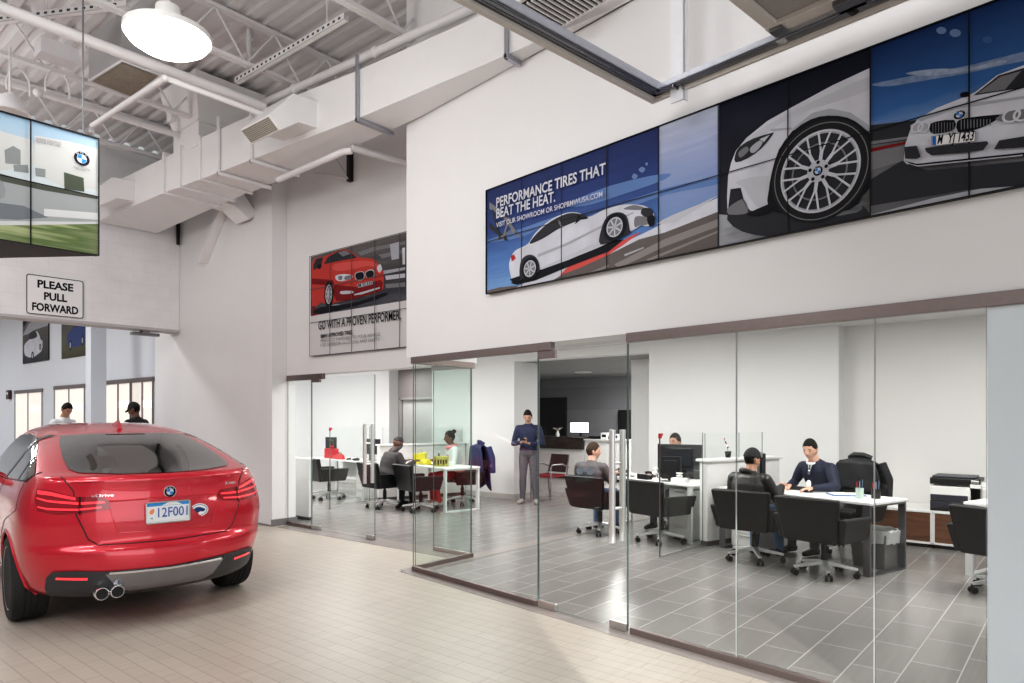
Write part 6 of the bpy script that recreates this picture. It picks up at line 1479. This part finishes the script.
def person(label, loc, face, J, skin, hairm, shirt, pants, shoes, bulk=1., group=None, fem=False, vox=.0085, legs=True, hands=True, collar=None, short=False):
    t = thing('person', label, 'person', loc, rzf(face), group)
    V = lambda k, d=None: Vector(J.get(k, d))
    hip, chest, neck, hd = V('hip'), V('chest'), V('neck'), V('head')
    latH = Vector(J.get('latH', (1, 0, 0))); latS = Vector(J.get('latS', (1, 0, 0)))
    sw = J.get('sw', .185 if not fem else .16); regs = []
    up = (chest - hip).normalized(); waist = hip.lerp(chest, .42)
    mb = MB(); b = bulk
    ell_loft(mb, [(hip - up * .10, latH, .10 * b, .085 * b, up), (hip - up * .04, latH, .165 * b, .118 * b, up), (hip + up * .05, latH, .168 * b, .122 * b, up), (waist, latH.lerp(latS, .5), (.145 if not fem else .125) * b, .108 * b, up), (hip.lerp(chest, .72), latS, (.165 if not fem else .14) * b, .118 * b, up), (chest, latS, (.178 if not fem else .15) * b, .118 * b, up), (chest + (neck - chest) * .45, latS, (.165 if not fem else .135) * b, .10 * b, neck - chest), (chest + (neck - chest) * .80, latS, .105, .078, neck - chest), (neck, latS, .062, .062, neck - chest)], 24)
    torso = mb
    arms, legsm, skinm, shoem = MB(), MB(), MB(), MB()
    ns = neck + (hd - neck) * .6
    limb(skinm, [neck - (neck - chest) * .1, ns], [.056 if not fem else .048, .052 if not fem else .044])
    sh0 = chest + (neck - chest) * .40
    for sd, sx in (('R', 1), ('L', -1)):
        sh = V('sh' + sd, sh0 + latS * sx * sw); el, wr = V('el' + sd), V('wr' + sd)
        cuff = el.lerp(wr, .94)
        if short: cuff = sh.lerp(el, .8)
        limb(arms, [sh0 + latS * sx * sw * .55, sh, el] if short else [sh0 + latS * sx * sw * .55, sh, el, cuff], [.066 * b, .064 * b, .048 * b] if short else [.066 * b, .064 * b, .046 * b, .036 * b])
        if short: limb(skinm, [sh.lerp(el, .7), el, wr], [.042, .040, .027])
        else: limb(skinm, [el.lerp(wr, .85), wr], [.028, .026])
        if hands:
            fd = V('fd' + sd, (wr - el)); pd = V('pd' + sd, (0, 0, -1)); hand(skinm, wr + (Vector(fd).normalized()) * .02, fd, pd, J.get('grip', .5), .92 if not fem else .85, sx)
        if legs:
            hp = V('hp' + sd, hip + latH * sx * .088 - up * .03); kn, an = V('kn' + sd), V('an' + sd)
            limb(legsm, [hp, kn, an], [.088 * b, .066, .050])
            td = V('td' + sd, (0, 1, 0)); shoe(shoem, an, td)
    yaw, pitch, roll = [math.radians(a) for a in J.get('look', (0, 0, 0))]
    HM = Matrix.Translation(hd) @ Matrix.Rotation(yaw, 4, 'Z') @ Matrix.Rotation(pitch, 4, 'X') @ Matrix.Rotation(roll, 4, 'Y')
    if J.get('hs'): HM = HM @ Matrix.Scale(J['hs'], 4)
    hm = head_mesh(HM, fem)
    parts = [(torso, 0), (arms, 0), (legsm, 1), (skinm, 2), (shoem, 3), (hm, 2)]
    allm = MB()
    for p, mi in parts: allm.add(p.v, p.f, mi)
    me = bpy.data.meshes.new('tmp'); me.from_pydata([tuple(v) for v in allm.v], [], allm.f); ob = bpy.data.objects.new('tmp', me); COL.objects.link(ob)
    bm_ = bmesh.new(); bm_.from_mesh(me); bmesh.ops.recalc_face_normals(bm_, faces=bm_.faces); bm_.to_mesh(me); bm_.free()
    md = ob.modifiers.new('r', 'REMESH'); md.mode = 'VOXEL'; md.voxel_size = vox
    ms = ob.modifiers.new('s', 'SMOOTH'); ms.factor = .45; ms.iterations = 3
    dg = bpy.context.evaluated_depsgraph_get(); body = bpy.data.meshes.new_from_object(ob.evaluated_get(dg)); bpy.data.objects.remove(ob)
    body.materials.clear()
    for m_ in (shirt, pants, skin, shoes, EYE, LIP): body.materials.append(m_)
    tr = BVHTree.FromPolygons([tuple(v) for v in allm.v], [tuple(f) for f in allm.f]); src = allm.m; hinv = HM.inverted()
    wz = hip + up * .055
    for f in body.polygons:
        c = f.center; loc_, nor_, ix, ds = tr.find_nearest(c); mi = src[ix] if ix is not None else 0
        if mi == 0 and legs and (c - wz).dot(up) < -.02 and (c - hip).length < .30 and abs((c - hip).dot(up)) < .25 and not J.get('longcoat'): mi = 1
        if mi == 2:
            q = hinv @ c
            if q.y > .07 and abs(q.x) < .019 and -.063 < q.z < -.053: mi = 5
            elif q.y > .06 and .016 < abs(q.x) < .044 and .016 < q.z < .024: mi = 4
        f.material_index = mi; f.use_smooth = True
    n0 = len(body.vertices)
    # eyes set into the sockets
    eb = MB()
    for sx in (-1, 1): eb.sph(tuple(HM @ Vector((sx * .031, .0765, .0))), .0095, 8)
    bb = bmesh.new(); bb.from_mesh(body); base = [bb.verts.new(v) for v in eb.v]
    for f in eb.f:
        try: nf = bb.faces.new([base[i] for i in f]); nf.material_index = 4
        except Exception: pass
    bb.to_mesh(body); bb.free()
    o = bpy.data.objects.new('body', body); COL.objects.link(o); o.parent = t
    t['_'] = 0; del t['_']
    return t, HM
def hair_cap(t, HM, matl, kind='short', name='hair'):
    mb = MB(); N, K = 32, 18; vs = []; rnd = random.Random(5)
    lo = {'short': -.25, 'beanie': -.15}.get(kind, -.3); inner = []
    for k in range(K + 1):
        for i in range(N):
            a = 2 * PI * i / N; front = math.cos(a)
            zmin = (.47 if front > .75 else .47 - (.75 - front) * .85) if kind != 'beanie' else .30
            zmin = max(zmin, -.55) + (.06 * math.sin(i * 2.3) if kind != 'beanie' else 0); tt = math.acos(zmin) * k / K
            x, y, z = math.sin(tt) * math.sin(a), math.sin(tt) * math.cos(a), math.cos(tt)
            g = ({'short': 1.085 + .012 * max(0, math.cos(tt)), 'under': 1.03}.get(kind, 1.10)) + rnd.uniform(-.012, .012); 
            if k == K: g = 1.0
            X, Y, Z = x * .074 * g, y * .094 * g, z * .118 * g
            if z < 0: X *= 1 - .30 * (-z) ** 1.6; Y *= (1 - .45 * -z) if y < 0 else 1
            vs.append((X, Y, Z + .002))
    mb.add(vs, [(k * N + i, k * N + (i + 1) % N, (k + 1) * N + (i + 1) % N, (k + 1) * N + i) for k in range(K) for i in range(N)], 0, HM)
    return mb.build(name, matl, t, smooth=True)
def cap(t, HM, matl):
    mb = MB(); N, K = 32, 10; vs = []
    for k in range(K + 1):
        tt = 1.5 * k / K
        for i in range(N):
            a = 2 * PI * i / N; vs.append((math.sin(tt) * math.sin(a) * .084, math.sin(tt) * math.cos(a) * .104 - .004, math.cos(tt) * .122 + .012))
    mb.add(vs, [(k * N + i, k * N + (i + 1) % N, (k + 1) * N + (i + 1) % N, (k + 1) * N + i) for k in range(K) for i in range(N)], 0, HM)
    o = mb.build('cap', matl, t, smooth=True)
    b = MB(); vs = []; M_ = 14
    for r in (0, 1):
        for i in range(M_ + 1):
            a = -1.15 + 2.3 * i / M_; R = 1 + r * .62 * math.cos(a * 1.15) ; vs.append((math.sin(a) * .083 * (1 if r == 0 else 1.02), math.cos(a) * .100 * R, .034 - r * .022 * math.cos(a)))
    b.add(vs, [(i, i + 1, M_ + 2 + i, M_ + 1 + i) for i in range(M_)], 0, HM); br = b.build('brim', matl, o, smooth=True)
    sd = br.modifiers.new('s', 'SOLIDIFY'); sd.thickness = .006
    return o
def low(lean=0., **k):
    J = sit(lean); d = -.095
    for q in ('chest', 'neck', 'head'): J[q] = (J[q][0], J[q][1] - .03, J[q][2] + d)
    J['hip'] = (0, -.04, .545); J['elR'] = (.27, J['elR'][1], .69); J['elL'] = (-.27, J['elL'][1], .69); J.update(k); return J
def sit(lean=0., **k):
    J = dict(hip=(0, -.02, .575), chest=(0, .02 + lean * .36, .93), neck=(0, .05 + lean * .50, 1.085), head=(0, .085 + lean * .58, 1.215),
             knR=(.13, .42, .525), anR=(.14, .44, .085), knL=(-.13, .42, .525), anL=(-.14, .40, .085),
             elR=(.27, .10 + lean * .3, .74), wrR=(.17, .36 + lean * .2, .79), elL=(-.27, .10 + lean * .3, .74), wrL=(-.17, .36 + lean * .2, .79))
    J.update(k); return J
NAVY = fabric('navy_sweater', (.014, .020, .066)); GREYT = fabric('grey_trousers', (.11, .115, .135)); DEN = fabric('denim', (.10, .16, .27)); BLKC = fabric('black_cloth', (.014, .014, .016)); SHOEK = mat('black_shoe', (.012, .012, .013), .4, noise=.1)
LJ = mat('black_leather_jacket', (.020, .019, .019), .42, noise=.25, nscale=18, bump=.5, bscale=40); SUIT = fabric('navy_suit', (.009, .013, .036), .7)
WHITES = fabric('white_shirt', (.75, .76, .78)); REDT = fabric('red_trousers', (.62, .06, .06)); PINK = fabric('pink_scarf', (.62, .22, .22)); GREYJ = fabric('grey_jacket', (.10, .095, .10)); DHOOD = fabric('dark_padded', (.045, .040, .042)); LIGHTT = fabric('pale_top', (.58, .60, .60))
# standing man with his phone
J = dict(hip=(0, 0, .95), chest=(0, .02, 1.31), neck=(0, .035, 1.475), head=(0, .085, 1.60), look=(6, -24, 0), knR=(.10, .03, .50), anR=(.12, -.02, .08), knL=(-.10, .03, .50), anL=(-.13, .0, .08), tdR=(.3, 1, 0), tdL=(-.35, 1, 0),
         elR=(.275, .06, 1.10), wrR=(.09, .27, 1.13), elL=(-.275, .06, 1.10), wrL=(-.07, .26, 1.11), fdR=(-.6, .5, .25), fdL=(.6, .5, .15), pdR=(-.3, -.3, .9), pdL=(.2, -.3, .9), grip=.7)
p, HM = person('man standing against the white wall in a navy sweater looking down at his phone', (9.82, 7.84, 0), 208, J, SKIN['light'], HAIRK, NAVY, GREYT, mat('grey_shoe', (.35, .33, .31), .6, noise=.1), 1.02)
hair_cap(p, HM, HAIRK)
o = MB(); o.cbox((.02, .33, 1.165), (.07, .14, .010), rot=(.5, 0, .2)); ph = o.build('mobile_phone', BLACKP, None, bevel=.003); ph.location = p.location; ph.rotation_euler = p.rotation_euler
tag(ph, 'dark mobile phone in the hands of the standing man', 'phone')
# man in the black cap
p, HM = person('seated man in a black cap and black leather jacket seen from behind', (7.54, 2.87, 0), -6, low(.02, look=(-24, -8, 0), wrR=(.16, .46, .80), wrL=(-.16, .46, .80)), SKIN['tan'], HAIRK, LJ, DEN, SHOEK, 1.12)
hair_cap(p, HM, HAIRK, 'under'); cap(p, HM, BLKC)
m = MB(); m.tube([HM @ Vector((.075 * math.sin(a), -.03 + .085 * math.cos(a), -.155 - .02 * math.cos(a))) for a in (PI * 2 * k / 16 for k in range(16))], .026, n=8, closed=True); m.build('jacket_collar', LJ, p, smooth=True)
# man in the navy suit
p, HM = person('man in a navy suit jacket typing at the nearest desk facing the visitors', (8.66, 2.36, 0), 158, sit(.36, look=(12, -14, 0), elR=(.30, .20, .80), wrR=(.17, .44, .785), elL=(-.30, .24, .80), wrL=(-.20, .50, .785), grip=.35), SKIN['light'], HAIRK, SUIT, GREYT, SHOEK, 1.10)
hair_cap(p, HM, HAIRK)
m = MB(); m.add([Vector(v) for v in ((-.032, .290, 1.06), (.032, .290, 1.06), (.012, .315, .96), (-.012, .315, .96))], [(0, 1, 2, 3)]); m.build('shirt_front', WHITES, p); m = MB(); m.add([Vector(v) for v in ((-.012, .297, 1.05), (.012, .297, 1.05), (.018, .322, .92), (-.018, .322, .92))], [(0, 1, 2, 3)]); m.build('tie', GREYT, p)
m = MB(); m.tube([HM @ Vector((.062 * math.sin(a), -.025 + .068 * math.cos(a), -.150 - .018 * math.cos(a))) for a in (PI * 2 * k / 16 for k in range(16))], .014, n=8, closed=True); m.build('shirt_collar', WHITES, p, smooth=True)
# man in grey by the handles
p, HM = person('seated man with short hair in a grey printed jacket left of the door handles', (7.90, 5.20, 0), 4, low(-.02, look=(-50, -2, 0)), SKIN['light'], HAIRB, GREYJ, DEN, SHOEK, 1.12)
hair_cap(p, HM, HAIRB)
m = MB(); 
for sx in (-.09, .07): m.lathe([(.035, 0), (.055, .002), (.055, .004), (.035, .003)], 20, M=Matrix.Translation((sx, -.165, .86)) @ Matrix.Rotation(PI / 2, 4, 'X'))
m.build('jacket_print', fabric('pale_print', (.19, .22, .27)), p)
# person behind the monitor
p, HM = person('person with short dark hair hidden behind the wide monitor', (9.16, 4.50, 0), 170, sit(.10, head=(0, .12, 1.235)), SKIN['tan'], HAIRK, BLKC, GREYT, SHOEK, 1.0)
hair_cap(p, HM, HAIRK)
# person in the dark hooded jacket
p, HM = person('seated person in a dark padded jacket with the hood up at the far table', (7.76, 9.38, 0), -8, low(.30, look=(-8, -16, 0), wrR=(.15, .48, .79), wrL=(-.15, .48, .79)), SKIN['dark'], HAIRK, DHOOD, BLKC, SHOEK, 1.22)
mb = hair_cap(p, HM, DHOOD, 'beanie', 'hood'); mb.scale = (1, 1, 1)
m = MB(); m.tube([HM @ Vector((.095 * math.sin(a), -.02 + .105 * math.cos(a) * .8, -.06 + .10 * math.cos(a) - .05)) for a in (PI * 2 * k / 18 for k in range(18))], .034, n=8, closed=True); m.build('hood_rim', DHOOD, p, smooth=True)
# woman in red trousers
p, HM = person('seated woman with a hair bun in a pink scarf and bright red trousers', (8.90, 8.80, 0), 150, sit(.06, look=(0, -4, 0), knR=(.08, .44, .52), anR=(.10, .40, .085), knL=(-.10, .44, .52), anL=(-.16, .36, .085), wrR=(.14, .40, .80), wrL=(-.14, .38, .80)), SKIN['dark'], HAIRK, LIGHTT, REDT, mat('white_trainer', (.65, .6, .58), .5, noise=.1), 1.04, fem=True)
h = hair_cap(p, HM, HAIRK); m = MB(); m.sph(tuple(HM @ Vector((0, -.085, .105))), (.045, .045, .04), 12); m.build('hair_bun', HAIRK, h, smooth=True)
m = MB(); m.tube([HM @ Vector((.075 * math.sin(a), -.02 + .08 * math.cos(a), -.165 - .02 * math.cos(a))) for a in (PI * 2 * k / 18 for k in range(18))], .032, n=8, closed=True); m.hexa([Vector(v) for v in ((-.05, .10, .86), (.05, .10, .86), (.05, .165, .86), (-.05, .165, .86), (-.06, .075, 1.06), (.06, .075, 1.06), (.06, .14, 1.06), (-.06, .14, 1.06))]); m.build('scarf', PINK, p, smooth=True)
# two people beyond the car
def stand(look, **k):
    J = dict(hip=(0, 0, .99), chest=(0, .02, 1.37), neck=(0, .035, 1.54), head=(0, .07, 1.67), look=look, knR=(.10, .03, .50), anR=(.12, -.02, .08), knL=(-.10, .03, .50), anL=(-.12, -.02, .08),
             elR=(.27, .02, 1.08), wrR=(.22, .24, 1.02), elL=(-.27, .02, 1.08), wrL=(-.22, .24, 1.02)); J.update(k); return J
a = at(62, 412, d=12.4); p, HM = person('man in a white shirt looking down beyond the car roof on the left', (a.x, a.y, 0), -62, stand((-10, -30, 0), head=(0, .10, 1.675)), SKIN['tan'], HAIRK, WHITES, BLKC, SHOEK, 1.05); hair_cap(p, HM, HAIRK); p.scale = (1.03, 1.03, 1.03)
a = at(138, 412, d=11.8); p, HM = person('person in a black cap and black top beyond the car roof', (a.x, a.y, 0), 120, stand((10, -22, 0)), SKIN['dark'], HAIRK, BLKC, BLKC, SHOEK, 1.08); p.scale = (1.03, 1.03, 1.03); hair_cap(p, HM, HAIRK, 'under'); cap(p, HM, BLKC)
# coats over the chair backs
def coat(label, x, y, face, matl, w, top, bot, seed):
    r = random.Random(seed); t = thing('coat', label, 'coat', (x, y, 0), rzf(face))
    m = MB(); N, K = 16, 10; vs = []
    for side in (0, 1):
        for k in range(K + 1):
            for i in range(N + 1):
                f = i / N - .5; z = top - (top - bot) * (k / K) * (1 + .08 * math.sin(9 * f + seed)) * (.62 if side else 1); ww = w * (.72 + .34 * math.sin(min(1, k / K * 1.4) * PI * .5)) * (1 if k else .8)
                bow = .02 * math.sin(f * 14 + k * .5 + seed) + r.uniform(-.008, .008)
                yy = (-.39 - .05 - .03 * (k / K) + .0 * f) if side == 0 else (-.29 + .02)
                if k == 0: yy = -.36
                vs.append((f * ww, yy + bow * (1 if side == 0 else -.3) + abs(f) * .06, z + (.03 * math.cos(f * 5) if k == 0 else 0)))
    for side in (0, 1):
        o = side * (K + 1) * (N + 1)
        m.add([], [])
    m.v = [Vector(v) for v in vs]
    for side in (0, 1):
        o = side * (K + 1) * (N + 1)
        for k in range(K):
            for i in range(N): m.f.append((o + k * (N + 1) + i, o + k * (N + 1) + i + 1, o + (k + 1) * (N + 1) + i + 1, o + (k + 1) * (N + 1) + i))
    q = (K + 1) * (N + 1)
    for i in range(N): m.f.append((i, i + 1, q + i + 1, q + i))
    m.m = [0] * len(m.f)
    o = m.build('coat_body', matl, t, smooth=True); sd = o.modifiers.new('s', 'SOLIDIFY'); sd.thickness = .022; sb = o.modifiers.new('u', 'SUBSURF'); sb.levels = 1; sb.render_levels = 1
    for sx in (-1, 1):
        q = MB(); q.tube([(sx * w * .42, -.40, top - .06), (sx * w * .52, -.44, top - .25), (sx * w * .50, -.46, max(bot + .05, top - .52))], [.055, .06, .05], n=10); q.build('sleeve', matl, t, smooth=True)
    q = MB(); q.tube([(-.14, -.37, top + .0), (-.06, -.33, top + .035), (.06, -.33, top + .035), (.14, -.37, top)], [.025, .03, .03, .025], n=8); q.build('collar', matl, t, smooth=True)
coat('black padded coat hung over the chair of the man in the navy suit', 8.74, 2.20, 163, fabric('black_coat', (.016, .016, .019), .6), .56, 1.10, .45, 3)
coat('navy coat hung over the chair behind the woman in red trousers', 9.00, 8.74, 152, fabric('navy_coat', (.022, .026, .10), .7), .74, 1.10, .30, 5)
